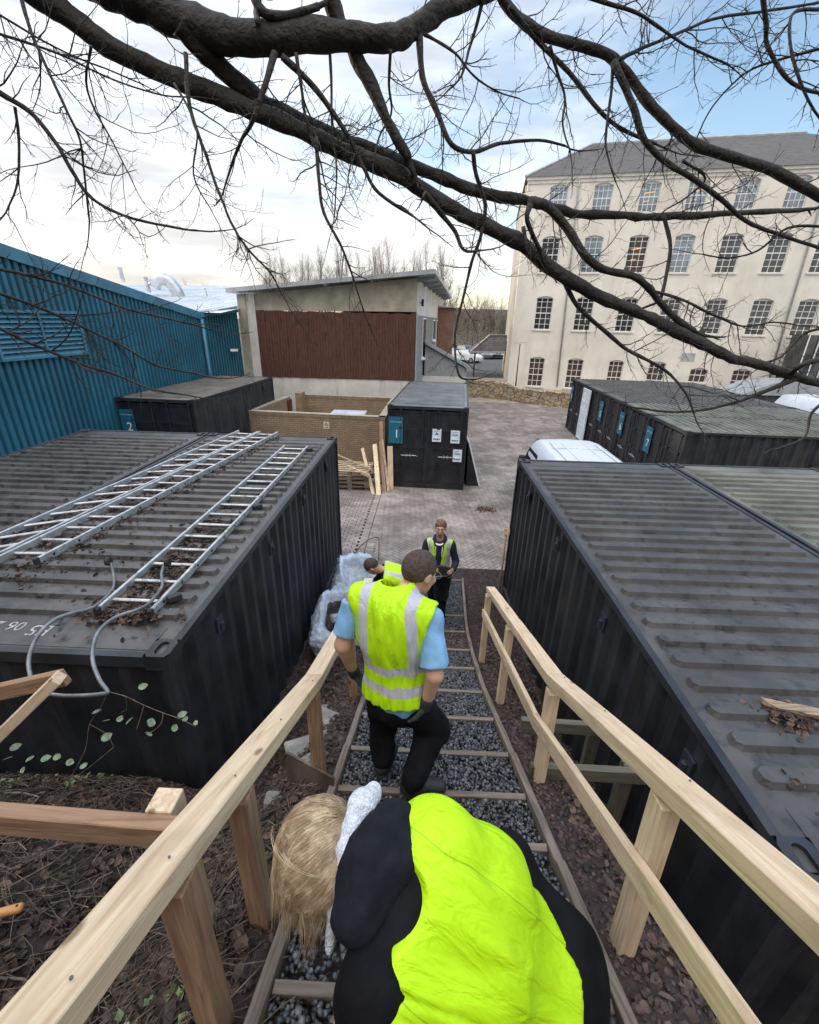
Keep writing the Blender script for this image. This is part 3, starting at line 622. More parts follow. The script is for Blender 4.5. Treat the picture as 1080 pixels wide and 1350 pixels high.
def pl_roof(rg):
    r = rg.random()
    if r < .45: s = rg.random(); x = -4.15+.66*s+rg.uniform(0, .95); y = 3.0+5.0*s
    elif r < .80: x = rg.uniform(-2.33, -1.96); y = 2.55+abs(rg.gauss(0, .9))
    elif r < .86: x = rg.gauss(-3.1, .4); y = 2.9+abs(rg.gauss(0, .9))
    elif r < .90: x = rg.gauss(-2.2, .25); y = rg.gauss(2.65, .12)
    else: return None
    if y < 2.33 or y > 8.1 or x > -1.68: return None
    return (x, y, ZR+rg.uniform(.0, .02))
tag(obj('roof_leaves', leaves(3600, pl_roof, .022, .055, 12, .06), [m_leaf, m_leaf2]), 'dead leaves caught between the ladder rungs on the left container roof', 'leaves', kind='stuff')
def pl_roof2(rg):
    x = rg.gauss(2.3, .35); y = rg.choice([rg.gauss(1.42, .1), rg.gauss(1.95, .05)]); x = x if y < 1.7 else rg.gauss(2.17, .08)
    return None if x < 1.85 or y < 1.28 else (x, y, ZR+rg.uniform(0, .02))
tag(obj('roof_debris', leaves(420, pl_roof2, .015, .05, 13, .10), [m_leaf, m_leaf2]), 'bark flakes and leaf scraps on the near end of the right container roof', 'debris', kind='stuff')
t = thing('broken_board', 'splintered weathered board lying on the ribbed right container roof', 'board', (2.2, 1.98, ZR+.03))
v = []; B = MB(); n = 10
for i in range(n+1):
    s = i/n; wd_ = .048+.006*math.sin(i*2.3); th = .012+.004*math.sin(i*5.1); x = -.13+.62*s; yv = .05-.16*s
    v += [(x, yv-wd_*(.35 if i == 0 else 1)/1.6, -th), (x+.01*math.sin(i*7), yv+wd_/1.6, -th), (x, yv+wd_/1.6, th), (x+.012*math.cos(i*3), yv-wd_*(.35 if i == 0 else 1)/1.6, th*.8)]
B.add(v, [(4*i+k, 4*i+(k+1) % 4, 4*i+4+(k+1) % 4, 4*i+4+k) for i in range(n) for k in range(4)]+[(3, 2, 1, 0), (4*n, 4*n+1, 4*n+2, 4*n+3)])
obj('plank', B.mesh(), wood_mat('split_board', (.36, .26, .17), (.12, .08, .055)), t)
# ------------------------------------------------------------------ blue steel building
m_blue = mat('blue_cladding', (.022, .115, .175), .5, .12, .7, bump=.03, spec=.4); add_dirt(m_blue, (.03, .095, .13), 1.2, .5, .8, None, (1, 1, .15))
m_bluel = mat('blue_trim', (.05, .17, .25), .5, .1, 2)
m_silver = mat('silver_roof', (.70, .71, .72), .35, .10, .5, metal=.4); m_duct = mat('duct_metal', (.42, .44, .47), .35, .15, 2, metal=.6)
bb = thing('blue_warehouse', 'blue corrugated steel warehouse at the left edge', 'building', (-9.1, 19.2, -.3))
def verge(y): return 4.743+(19.18-y)*(5.917-4.743)/(19.182-10.574)
def corr_wall(p0, p1, zb, zt0, zt1, pitch=.2, dep=.07, out=1):
    p0, p1 = Vector(p0), Vector(p1); d = p1-p0; L = d.length; d.normalize(); nrm = Vector((d.y, -d.x, 0))*out
    n = int(L/pitch); v = []; 
    for i in range(n):
        for q, dd in ((0, 0), (.50, 0), (.58, 1), (.92, 1)):
            s = (i+q)*L/n; p = p0+d*s-nrm*dep*dd; z = zt0+(zt1-zt0)*s/L; v += [(p.x, p.y, zb), (p.x, p.y, z)]
    p = p1; v += [(p.x, p.y, zb), (p.x, p.y, zt1)]
    k = len(v)//2-1; return v, [(2*i, 2*i+2, 2*i+3, 2*i+1) for i in range(k)]
def local(v, o): L_ = o.location; return [(q[0]-L_.x, q[1]-L_.y, q[2]-L_.z) for q in v]
v, f = corr_wall((-9.1, -2, 0), (-9.1, 19.2, 0), -.6, verge(-2), verge(19.2)); obj('wall', mesh(local(v, bb), f), m_blue, bb)
v, f = corr_wall((-9.1, 19.2, 0), (-8.47, 21.45, 0), -.6, 4.76, 5.03, .16); obj('wall', mesh(local(v, bb), f), m_blue, bb)
def prism(pts, ext):  # polygon pts extruded by vector
    n = len(pts); v = [Vector(p) for p in pts]+[Vector(p)+Vector(ext) for p in pts]; return v, [tuple(range(n-1, -1, -1)), tuple(range(n, 2*n))]+[(i, (i+1) % n, n+(i+1) % n, n+i) for i in range(n)]
v, f = prism([(-9.05, -2, verge(-2)-.22), (-9.05, 19.15, verge(19.15)-.22), (-9.05, 19.15, verge(19.15)+.05), (-9.05, -2, verge(-2)+.05)], (-.25, 0, 0)); obj('verge_trim', mesh(local(v, bb), f), m_bluel, bb)
v, f = prism([(-9.04, 19.16, 4.60), (-8.41, 21.45, 4.84), (-8.41, 21.45, 5.06), (-9.04, 19.16, 4.80)], (-.15, .05, 0)); obj('verge_trim', mesh(local(v, bb), f), m_bluel, bb)
B = MB(); B.mi = 0
B.add(local([(-9.1, -2, verge(-2)), (-9.1, 19.2, verge(19.2)), (-40, 19.2, verge(19.2)), (-40, -2, verge(-2))], bb), [(0, 1, 2, 3)]); obj('roof', B.mesh(), m_silver, bb)
B = MB()
for i in range(60):  # standing seams running up the far bay
    x0 = -8.3-.5*i
    B.add(local([(x0, 19.3, 4.78), (x0-.44, 19.3, 4.78), (x0-.44, 42, 7.0), (x0, 42, 7.0)], bb), [(0, 3, 2, 1)])
    B.add(local([(x0-.44, 19.3, 4.78), (x0-.44, 42, 7.0), (x0-.47, 42, 7.06), (x0-.47, 19.3, 4.84), (x0-.50, 42, 7.0), (x0-.50, 19.3, 4.78)], bb), [(0, 1, 2, 3), (3, 2, 4, 5)])
obj('roof', B.mesh(), m_silver, bb)
B = MB(); B.tube([(-8.98-x, y, z) for x, y, z in ((0, 19.05, -.3), (0, 19.05, 4.55))], .07, 8); obj('downpipe', mesh(local(B.v, bb), B.f, True), m_bluel, bb)
# louvre
B = MB(); y0, y1, z0, z1 = 9.75, 12.25, 3.70, 4.62
B.box((-9.12, y0, z0-.06), (-9.03, y1, z0)); B.box((-9.12, y0, z1), (-9.03, y1, z1+.06)); B.box((-9.12, y0-.06, z0-.06), (-9.03, y0, z1+.06)); B.box((-9.12, y1, z0-.06), (-9.03, y1+.06, z1+.06)); B.box((-9.12, (y0+y1)/2-.03, z0), (-9.035, (y0+y1)/2+.03, z1))
lv = obj('louvre_vent', mesh(local(B.v, bb), B.f), m_bluel, bb); B = MB()
for i in range(9):
    z = z0+i*(z1-z0)/9; B.add(local([(-9.04, y0, z), (-9.04, y1, z), (-9.12, y1, z+.085), (-9.12, y0, z+.085)], bb), [(0, 1, 2, 3)])
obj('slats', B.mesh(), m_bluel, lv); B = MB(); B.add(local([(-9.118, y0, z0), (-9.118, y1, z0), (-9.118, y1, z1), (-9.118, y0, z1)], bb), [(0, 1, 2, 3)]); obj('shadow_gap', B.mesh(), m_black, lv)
# flood light, ducts
B = MB(); p = at_y(306, 461, 20.9); B.box((-.16, -.05, -.05), (.16, .05, .05), M_at(p+Vector((.2, -.25, 0)), R(20))); B.tube([p, p+Vector((.2, -.25, 0))], .02, 6); obj('wall_light', mesh(local(B.v, bb), B.f), m_white, bb)
D = Vector((-14.3, 28, 5.5)); B = MB(); B.tube([D+Vector(q) for q in smooth_pts([(0, 0, 0), (-.12, 0, .45), (-.5, 0, .95), (-1.05, 0, 1.0), (-1.35, -.05, .62)], 3)], .34, 12, True); obj('curved_duct', mesh(local(B.v, bb), B.f, True), m_duct, bb)
for px, py, h in ((197, 386, .75), (163, 372, .7), (273, 390, .35)):
    p = at_y(px, py, 28); r_ = .11 if h > .5 else .05; B = MB(); B.tube([p, p+Vector((-.05, 0, h))], [r_, r_], 10); B.tube([p+Vector((-.05, 0, h)), p+Vector((-.05, 0, h+.06))], r_*1.2, 10); obj('flue', mesh(local(B.v, bb), B.f, False), m_duct, bb)
# ------------------------------------------------------------------ timber-clad building
tb = thing('timber_clad_building', 'concrete building with a red-brown timber panel and a sloping roof', 'building', (-4.4, 21.5, -.5))
m_conc = mat('pale_concrete', (.34, .31, .245), .9, .15, 1.3, bump=.15, bscale=30); add_dirt(m_conc, (.20, .17, .13), 1.4, .5, .8, None, (1, 1, .4))
m_rend = mat('white_render', (.58, .56, .52), .9, .08, 1, bump=.1, bscale=60); add_dirt(m_rend, (.36, .32, .27), 2.2, .56, .8, None, (1.5, 1.5, .25))
m_red = wood_mat('red_cladding', (.125, .046, .029), (.036, .014, .010), axis=2, knots=False)
Z0 = -.5; yf = 21.5; xl, xr = -8.37, -.42
def loc_mesh(B, o, sm=False): return mesh(local(B.v, o), B.f, sm, B.m)
B = MB(); B.box((xl+.74, yf, Z0), (xr, yf+.3, 2.08)); obj('base_wall', loc_mesh(B, tb), m_rend, tb)
B = MB(); v, f = prism([(xl+.74, yf+.02, 4.95), (xr, yf+.02, 5.03), (xr, yf+.02, 6.37), (xl+.74, yf+.02, 5.60)], (0, .26, 0)); B.add(v, f); obj('upper_wall', loc_mesh(B, tb), m_conc, tb)
B = MB(); v, f = prism([(xl, yf-.12, Z0), (xl+.36, yf-.12, Z0), (xl+.36, yf-.12, 5.6), (xl, yf-.12, 5.56)], (0, .4, 0)); B.add(v, f); obj('column', loc_mesh(B, tb), m_conc, tb)
B = MB(); B.box((xl+.363, yf-.05, Z0), (xl+.738, yf+.3, 5.585)); obj('column', loc_mesh(B, tb), m_rend, tb)
B = MB(); rg = random.Random(3); x = xl+.76; k = 0
while x < xr-.1:
    d = rg.choice([0, 0, .012, .02]); w2 = .123; B.mi = 1 if k in (16, 17, 45) or (rg.random() < .06) else 0
    B.box((x, yf-.035-d, 2.10), (x+w2-.008, yf+.001, 4.94+.02*math.sin(k))); x += w2; k += 1
obj('timber_cladding', loc_mesh(B, tb), [m_red, wood_mat('bleached_cladding', (.30, .19, .12), (.13, .07, .045), axis=2, knots=False)], tb)
sd0 = Vector((xr, yf+.3, 0)); sd1 = Vector((1.42, 41.0, 0)); sdd = (sd1-sd0).normalized(); sang = math.atan2(sdd.y, sdd.x); SLn = (sd1-sd0).length
MS = Matrix.Translation(sd0) @ Matrix.Rotation(sang, 4, 'Z')      # local x along the wall, -y faces the yard
B = MB(); B.box((0, .02, 4.9), (SLn, .25, 6.36), MS); obj('side_wall', loc_mesh(B, tb), m_rend, tb)
B = MB(); B.box((0, .02, Z0), (SLn, .25, 1.5), MS); obj('side_base', loc_mesh(B, tb), m_rend, tb)
m_grey = wood_mat('silver_boards', (.34, .35, .36), (.19, .20, .21), axis=2, knots=False)
B = MB(); x = 0.0; k = 0
while x < SLn-.1: B.box((x, -.012*(k % 2), 1.5), (x+.14, .24, 4.9), MS); x += .148; k += 1
obj('side_cladding', loc_mesh(B, tb), m_grey, tb)
B = MB(); B.box((xr-.02, yf-.03, 1.9), (xr+.035, yf+.3, 5.0)); obj('corner_board', loc_mesh(B, tb), m_grey, tb)
m_glass = mat('dark_glass', (.018, .023, .028), .08, .1, 1, spec=.8)
for x0, x1, z0, z1 in ((2.6, 3.9, 2.95, 4.75), (9.0, 10.3, 3.6, 4.7), (12.0, 12.9, 2.6, 4.7), (15.5, 16.8, 3.6, 4.7)):
    B = MB(); B.box((x0-.06, -.05, z0-.06), (x1+.06, -.016, z1+.06), MS); B.box((x0-.3, -.16, z0-.14), (x1+.3, -.016, z0-.07), MS); wn = obj('window', loc_mesh(B, tb), m_white, tb)
    B = MB(); B.box((x0, -.056, z0), (x1, -.051, z1), MS); obj('pane', loc_mesh(B, tb), m_glass, wn)
B = MB(); B.tube([MS @ Vector((1.2, -.02, 5.45)), MS @ Vector((1.2, -.12, 5.45))], .03, 6); B.box((1.12, -.17, 5.3), (1.28, -.07, 5.6), MS); obj('wall_lamp', loc_mesh(B, tb), m_rub, tb)
# roof: monopitch with overhang to the right
m_rf2 = mat('zinc_roof', (.33, .35, .37), .5, .1, 2, metal=.3)
v, f = prism([(xl-.28, yf-.55, 5.60), (xr+.75, yf-.55, 6.50), (xr+.75, yf-.55, 6.67), (xl-.28, yf-.55, 5.77)], (1.78, 20.6, 0)); obj('roof', mesh(local(v, tb), f), m_rf2, tb)
for y in (22.0, 24.6, 27.2, 29.8, 32.4, 35.0, 37.6, 40.2):
    o_ = (y-21.5)*.0864; v, f = prism([(xr-.1+o_, y, 6.20), (xr+.70+o_, y, 6.40), (xr+.70+o_, y, 6.50), (xr-.1+o_, y, 6.42)], (0, .16, 0)); obj('rafter', mesh(local(v, tb), f), m_grey, tb)
for x in (-6.4, -4.4, -2.4):
    v, f = prism([(x, yf-.5, 5.62+(x+8.65)*.0996), (x+.1, yf-.5, 5.63+(x+8.65)*.0996), (x+.1, yf-.5, 5.54+(x+8.65)*.0996), (x, yf-.5, 5.53+(x+8.65)*.0996)], (0, .52, 0)); obj('rafter', mesh(local(v, tb), f), m_grey, tb)
lt = thing('lean_to', 'grey boarded lean-to with a ribbed sloping roof beside the concrete building', 'shed', (.8, 25.3, -.45))
v, f = prism([(.0, 25.0, 1.95), (2.28, 25.0, 1.85), (2.28, 25.0, 2.35), (.0, 25.0, 3.5)], (0, 1.6, 0)); obj('wall', mesh(local(v, lt), f), m_grey, lt)
B = MB(); B.box((-.38, 24.98, -.5), (2.26, 26.4, 1.94)); obj('base', loc_mesh(B, lt), m_rend, lt)
v, f = prism([(-.02, 24.85, 3.56), (2.45, 24.85, 2.32), (2.45, 24.85, 2.42), (-.02, 24.85, 3.66)], (0, 1.9, 0)); rf = obj('roof', mesh(local(v, lt), f), m_rf2, lt)
B = MB()
for i in range(9): y = 24.9+i*.22; B.add(*prism([(-.02, y, 3.665), (2.45, y, 2.425), (2.45, y, 2.46), (-.02, y, 3.70)], (0, .05, 0)))
obj('seams', loc_mesh(B, lt), m_rf2, rf)
bk_ = thing('brick_building', 'red brick building end seen behind the concrete building', 'building', (1, 36, 0))
B = MB(); B.box((-6, 35, -.3), (2.0, 45, 5.6)); obj('wall', loc_mesh(B, bk_), brick_mat('red_brick', (.25, .105, .07), (.19, .08, .05), (.2, .15, .12), axis='xy'), bk_)
B = MB(); B.add(*prism([(-6.2, 34.8, 5.6), (2.2, 34.8, 5.6), (-2, 34.8, 6.0)], (0, 10.4, 0))); obj('roof', loc_mesh(B, bk_), m_rf2, bk_)
# ------------------------------------------------------------------ brick enclosure
m_brick = brick_mat('buff_brick', (.36, .25, .15), (.28, .19, .115), (.17, .14, .11), axis='xy')
m_cope = brick_mat('coping_brick', (.33, .24, .15), (.25, .17, .11), (.15, .12, .1), bw=.075, bh=.3, axis='xy')
en = thing('brick_enclosure', 'open-topped buff brick bin enclosure behind container number 1', 'enclosure', (-4, 16.4, -.4))
P = [(-6.55, 16.42), (-1.36, 15.98), (-1.2, 20.3), (-5.7, 20.6)]
def wallseg(a, b, z0, z1, th=.22, nm='wall'):
    a = Vector((*a, 0)); b = Vector((*b, 0)); d = (b-a); L = d.length; ang = math.atan2(d.y, d.x)
    B = MB(); B.box((0, 0, z0), (L, th, z1)); o = obj(nm, B.mesh(), m_brick, en, a-en.location, (0, 0, ang))
    B = MB(); B.box((-.01, -.012, z1+.0005), (L+.01, th+.012, z1+.11)); obj('coping', B.mesh(), m_cope, o)
    B = MB(); B.box((0, -.02, z1+.111), (L, th+.02, z1+.12)); obj('coping_top', B.mesh(), mat('mortar_cap', (.35, .30, .24), .95, .1, 3), o)
    return o
wallseg(P[0], P[1], -.5, 1.33); wallseg(P[1], P[2], -.5, 1.33, .0+.22); wallseg((P[3][0], P[3][1]), (P[2][0]-.23, P[2][1]), -.5, 1.33)
wallseg((P[0][0]+.23, P[0][1]+.23), (P[3][0]-.25, P[3][1]-.65), -.5, 1.33)
B = MB(); B.box((-5.72, 20.0, -.5), (-5.42, 20.59, 1.6)); obj('pier', loc_mesh(B, en), m_brick, en)
B = MB(); B.box((-5.95, 19.6, -.4), (-5.88, 20.0, 1.35)); obj('gate', loc_mesh(B, en), wood_mat('red_gate', (.16, .04, .025), (.08, .02, .015), 2, False), en)
sg = obj('sign', (lambda b: (b.box((-.11, -.012, -.13), (.11, 0, .13)), b.mesh())[1])(MB()), mat('cream_sign', (.62, .56, .42), .6), None, at_y(430.5, 560.5, 16.17)+Vector((0, 0, 0)), (0, 0, R(-4.8))); tag(sg, 'small cream no-smoking sign on the buff brick wall', 'sign')
B = MB(); B.tube([(.05*math.cos(a), -.014, .02+.05*math.sin(a)) for a in np.linspace(0, 6.28, 17)], .006, 5); B.tube([(-.035, -.014, .055), (.035, -.014, -.015)], .006, 5); B.box((-.07, -.015, -.09), (.07, -.013, -.07)); obj('pictogram', B.mesh(), m_rub, sg)
t = thing('bin_lid', 'pale blue-grey flat lid showing above the brick enclosure wall', 'lid', at_z(458, 547, 1.05)+Vector((0, .4, 0)))
B = MB(); B.box((-.72, -.42, 0), (.72, .42, .05), None, .02); obj('lid', B.mesh(), mat('pale_plastic', (.45, .50, .56), .5), t); B = MB(); B.box((-.66, -.38, -1.3), (.66, .38, -.001), None, .03); obj('bin_body', B.mesh(), mat('bin_grey', (.10, .11, .12), .6), t)
# ------------------------------------------------------------------ stone wall, lamp post, pavilion, cars
def stone_mat():
    m, n, l, p = base_mat('rubble_stone'); t = n.new('ShaderNodeTexCoord'); mp_ = n.new('ShaderNodeMapping'); mp_.inputs['Scale'].default_value = (2.6, 2.6, 4.6); l.new(t.outputs['Object'], mp_.inputs[0])
    v1 = n.new('ShaderNodeTexVoronoi'); v1.feature = 'DISTANCE_TO_EDGE'; v1.inputs['Scale'].default_value = 1; l.new(mp_.outputs[0], v1.inputs['Vector'])
    v2 = n.new('ShaderNodeTexVoronoi'); v2.inputs['Scale'].default_value = 1; l.new(mp_.outputs[0], v2.inputs['Vector'])
    rp = n.new('ShaderNodeValToRGB'); e = rp.color_ramp.elements; e[0].color = (.36, .24, .13, 1); e[1].color = (.22, .17, .13, 1); q = rp.color_ramp.elements.new(.5); q.color = (.42, .33, .22, 1)
    s_ = n.new('ShaderNodeSeparateColor'); l.new(v2.outputs['Color'], s_.inputs[0]); l.new(s_.outputs[0], rp.inputs[0])
    mr = n.new('ShaderNodeMapRange'); mr.inputs['From Max'].default_value = .07; l.new(v1.outputs['Distance'], mr.inputs['Value'])
    mx_ = n.new('ShaderNodeMix'); mx_.data_type = 'RGBA'; mx_.inputs['A'].default_value = (.11, .09, .07, 1); l.new(rp.outputs[0], mx_.inputs['B']); l.new(mr.outputs[0], mx_.inputs['Factor']); l.new(mx_.outputs['Result'], p.inputs['Base Color']); p.inputs['Roughness'].default_value = .95
    b = n.new('ShaderNodeBump'); b.inputs['Distance'].default_value = .06; l.new(mr.outputs[0], b.inputs['Height']); l.new(b.outputs[0], p.inputs['Normal']); return m
sw = [(2.55, 33.6), (3.6, 33.0), (5.6, 32.6), (7.0, 31.6), (9.0, 30.6), (13, 29.2)]
B = MB(); pts = smooth_pts([(x, y, 0) for x, y in sw], 6); rg = random.Random(8); v = []
for i, p in enumerate(pts):
    d = (pts[min(i+1, len(pts)-1)]-pts[max(i-1, 0)]).normalized(); nn = Vector((d.y, -d.x, 0)); zt = (.92 if p.x < 5.2 else .92-.35*min(1, (p.x-5.2)/1.6))+rg.uniform(-.04, .04)
    for s, z in ((.24, -.7), (.2, zt-.06), (.12, zt), (-.12, zt), (-.2, zt-.06), (-.24, -.7)): v.append(p+nn*s+Vector((0, 0, z)))
n_ = len(pts); B.add(v, [(6*i+k, 6*i+k+1, 6*i+k+7, 6*i+k+6) for i in range(n_-1) for k in range(5)]+[(0, 1, 2, 3, 4, 5)])
tag(obj('stone_wall', B.mesh(), stone_mat()), 'low rubble stone wall curving in front of the white mill', 'wall')
lp = thing('lamp_post', 'slim dark lamp post with a crossbar head before the white mill corner', 'street lamp', (6.98, 35, -.2))
B = MB(); B.tube([(0, 0, 0), (0, 0, 1.2), (-.02, 0, 3.5)], [.06, .045, .035], 8); obj('pole', B.mesh(True), mat('dark_metal', (.035, .037, .04), .5), lp)
B = MB(); B.beam((-.42, 0, 3.55), (.42, 0, 3.6), .12, .05); obj('lamp_head', B.mesh(), mat('grey_metal', (.35, .36, .36), .5), lp)
m_slate = brick_mat('slate', (.125, .12, .125), (.09, .088, .092), (.05, .05, .05), .3, .18, .012, axis='xy')
pv = thing('pavilion', 'open shelter with a slate hipped roof beside the white mill', 'shelter', (6, 45, -.2))
v = [(4.3, 44.4, 2.15), (8.2, 44.4, 2.25), (8.2, 48, 2.25), (4.3, 48, 2.15), (6.1, 45.4, 3.6), (8.2, 45.4, 3.62)]
obj('roof', mesh(local(v, pv), [(0, 1, 5, 4), (0, 4, 3), (4, 5, 2, 3), (0, 3, 2, 1)]), m_slate, pv)
B = MB(); B.beam((4.25, 44.35, 2.15), (6.08, 45.35, 3.64), .12, .06); B.beam((6.08, 45.35, 3.64), (8.2, 45.35, 3.66), .12, .06); B.beam((4.25, 44.35, 2.12), (8.2, 44.35, 2.2), .06, .14); obj('trim', loc_mesh(B, pv), MATS['grey_metal'], pv)
for x in (4.75, 7.9): B = MB(); B.box((x-.07, 44.6, -.25), (x+.07, 44.75, 2.15)); obj('post', loc_mesh(B, pv), MATS['dark_metal'], pv)
def car(label, loc, rz, col, name='parked_car'):
    t = thing(name, label, 'car', loc, rz, 'cars in the far car park'); m = mat('paint_'+label[:12], col, .25, .05, 2, spec=.6)
    prof = [(-2.1, .35), (-2.12, .75), (-1.9, .95), (-1.55, 1.0), (-.95, 1.42), (.55, 1.46), (1.25, 1.0), (1.95, .85), (2.12, .6), (2.08, .3)]
    def sec(y, k): return [(x, y, z if z < .9 else .9+(z-.9)*1) for x, z in prof]
    v = []; ws = [(-.86, .8), (-.88, 1), (.88, 1), (.86, .8)]
    for y in (-.85, .85):
        for x, z in prof: v.append((x, y*(.80 if z > 1.1 else 1), z))
    n = len(prof); f = [tuple(range(n)), tuple(range(2*n-1, n-1, -1))]+[(i, n+i, n+(i+1) % n, (i+1) % n) for i in range(n)]
    obj('body', mesh(v, f), m, t)
    B = MB()
    B.add([(-1.45, -.74, 1.05), (-.98, -.70, 1.36), (-.98, .70, 1.36), (-1.45, .74, 1.05)], [(0, 1, 2, 3)]); B.v = [(x-.02, y, z+.01) for x, y, z in B.v]
    obj('rear_glass', B.mesh(), m_glass, t); B = MB(); B.add([(.66, -.70, 1.41), (1.2, -.76, 1.04), (1.2, .76, 1.04), (.66, .70, 1.41)], [(0, 1, 2, 3)]); B.v = [(x+.03, y, z+.012) for x, y, z in B.v]; obj('windscreen', B.mesh(), m_glass, t)
    for s in (-1, 1):
        B = MB(); B.add([(-1.35, s*.79, 1.03), (1.05, s*.79, 1.03), (.5, s*.70, 1.38), (-.85, s*.70, 1.38)], [(0, 1, 2, 3)]); obj('side_window', B.mesh(), m_glass, t)
        for x in (-1.3, 1.3):
            B = MB(); B.tube([(x, s*.70, .32), (x, s*.88, .32)], .32, 16); wh = obj('wheel', B.mesh(), m_rub, t); B = MB(); B.tube([(x, s*.875, .32), (x, s*.886, .32)], .19, 12); obj('rim', B.mesh(), m_steel, wh)
        B = MB(); B.box((2.06, s*.6-.16, .62), (2.13, s*.6+.16, .76)); obj('headlight', B.mesh(), m_white, t)
    return t
car('dark car parked furthest right under the shelter roof', (10.6, 68, 0), R(-100), (.03, .033, .04))
car('blue-grey car parked nose-on beside the dark one, seen under the shelter', (8.7, 67, 0), R(-95), (.10, .14, .18))
car('white car parked just left of the shelter post', (5.2, 60, 0), R(-35), (.65, .68, .72)); car('pale blue car half hidden by the lean-to roof', (3.7, 63, 0), R(-35), (.40, .52, .62)); car('grey car furthest away on the left of the parked row', (6.2, 72, 0), R(-60), (.2, .21, .22))
# ------------------------------------------------------------------ the white mill
ml = thing('white_mill', 'four-storey white rendered mill with slate hipped roof and rows of small-paned windows', 'mill', (6.85, 38, -.6))
mA = Vector((6.85, 38, -.6)); md = Vector((17.2, -3.7, 0)).normalized(); mn = Vector((md.y, -md.x, 0)); mang = math.atan2(md.y, md.x)
m_mill = mat('mill_render', (.68, .64, .575), .92, .07, .35, bump=.6, bscale=3.2); add_dirt(m_mill, (.52, .48, .41), 1.1, .5, .85, None, (1, 1, .3)); add_dirt(m_mill, (.71, .675, .61), .5, .5, .7)
m_surr = mat('window_surround', (.62, .60, .55), .9, .05, 2)
wins = []
COLS = [2.17, 5.10, 8.08, 10.98, 13.88, 16.70, 19.45, 22.3, 25.1]
for ci, s0 in enumerate(COLS):
    for ri, (z0, z1, w2) in enumerate(((11.85, 13.60, 1.22), (8.18, 10.52, 1.25), (4.28, 6.62, 1.22), (.0, 2.28, 1.16))):
        if ri == 3 and ci == 4: z0, z1 = .9, 1.95
        if ri == 3 and ci == 2: w2 = 1.05; z0 = .1
        if ri == 3 and ci == 5: z0, z1 = .3, 2.0
        wins.append((s0-(.1 if ri == 1 else 0), z0, z1, w2, ri, ci))
LEN = 27.0; HT = 14.05
# front wall: grid with real openings (local x along the wall, y into the building, z up from -.6)
xsb = sorted({0, LEN, *[round(q, 4) for s0, _, _, w2, _, _ in wins for q in (s0-w2/2, s0+w2/2)]}); zsb = sorted({-.6, HT, *[q for _, z0, z1, _, _, _ in wins for q in (z0, z1)]})
V, F = [], []
def inside(x, z): return any(s0-w2/2 < x < s0+w2/2 and z0 < z < z1 for s0, z0, z1, w2, _, _ in wins)
idx = {}
def vid(x, y, z):
    k = (round(x, 4), round(y, 4), round(z, 4))
    if k not in idx: idx[k] = len(V); V.append((k[0], k[1], k[2]+.6))
    return idx[k]
for i in range(len(xsb)-1):
    for j in range(len(zsb)-1):
        a, b, c, d = xsb[i], xsb[i+1], zsb[j], zsb[j+1]
        if not inside((a+b)/2, (c+d)/2): F.append((vid(a, 0, c), vid(b, 0, c), vid(b, 0, d), vid(a, 0, d)))
RV = .22
for s0, z0, z1, w2, _, _ in wins:
    a, b = s0-w2/2, s0+w2/2
    F += [(vid(a, 0, z0), vid(a, 0, z1), vid(a, RV, z1), vid(a, RV, z0)), (vid(b, 0, z0), vid(b, RV, z0), vid(b, RV, z1), vid(b, 0, z1)), (vid(a, 0, z0), vid(a, RV, z0), vid(b, RV, z0), vid(b, 0, z0)), (vid(a, 0, z1), vid(b, 0, z1), vid(b, RV, z1), vid(a, RV, z1))]
    rise = .16; n = 8; top = [(a+(b-a)*k/n, z1-rise*(2*k/n-1)**2) for k in range(n+1)]     # arched head fillers
    for k in range(n):
        (x0, q0), (x1, q1) = top[k], top[k+1]
        F.append((vid(x0, .001, q0), vid(x1, .001, q1), vid(x1, .001, z1), vid(x0, .001, z1))); F.append((vid(x0, .001, q0), vid(x0, RV, q0), vid(x1, RV, q1), vid(x1, .001, q1)))
ml.rotation_euler = (0, 0, mang)
obj('front_wall', mesh(V, F), m_mill, ml)
def toL(p): p = Vector(p)-mA; return Vector((p.dot(md), p.dot(-mn), p.z))
BL = toL((8.75, 52, -.6)); 
v = [(0, 0, 0), (BL.x, BL.y, 0), (BL.x, BL.y, HT+.6), (0, 0, HT+.6), (LEN, 0, 0), (LEN, 0, HT+.6), (LEN, 15, 0), (LEN, 15, HT+.6)]
obj('side_wall', mesh(v, [(1, 0, 3, 2), (4, 6, 7, 5), (6, 1, 2, 7)]), m_mill, ml)
B = MB(); nb = 7
for k in range(nb):     # flat pilaster strips on the sunlit side
    p = Vector((0, 0, 0)).lerp(Vector((BL.x, BL.y, 0)), (k+.6)/nb); d2 = Vector((BL.x, BL.y, 0)).normalized(); n2 = Vector((-d2.y, d2.x, 0))
    B.beam(p+n2*.02+Vector((0, 0, .0)), p+n2*.02+Vector((0, 0, HT+.4)), .35, .22, up=(1, 0, 0), ch=0)
obj('pilasters', B.mesh(), m_mill, ml)
B = MB(); B.box((-.12, -.16, HT+.42), (LEN, -.002, HT+.62)); B.box((-.05, -.07, HT+.22), (LEN, -.001, HT+.419)); obj('cornice', B.mesh(), m_surr, ml)
r1 = toL((12.7, 44.4, 17.85)); r2 = toL((27.3, 41.6, 17.9)); e = -.2; hz = HT+.6
v = [(e, e-.05, hz), (LEN+.2, e-.05, hz), (LEN+.2, 15.2, hz), (BL.x-.2, BL.y+.2, hz), (r1.x, r1.y, r1.z), (r2.x, r2.y, r2.z)]
m_mslate = brick_mat('mill_slate', (.105, .095, .088), (.08, .072, .068), (.055, .05, .047), .35, .16, .012, axis='xy')
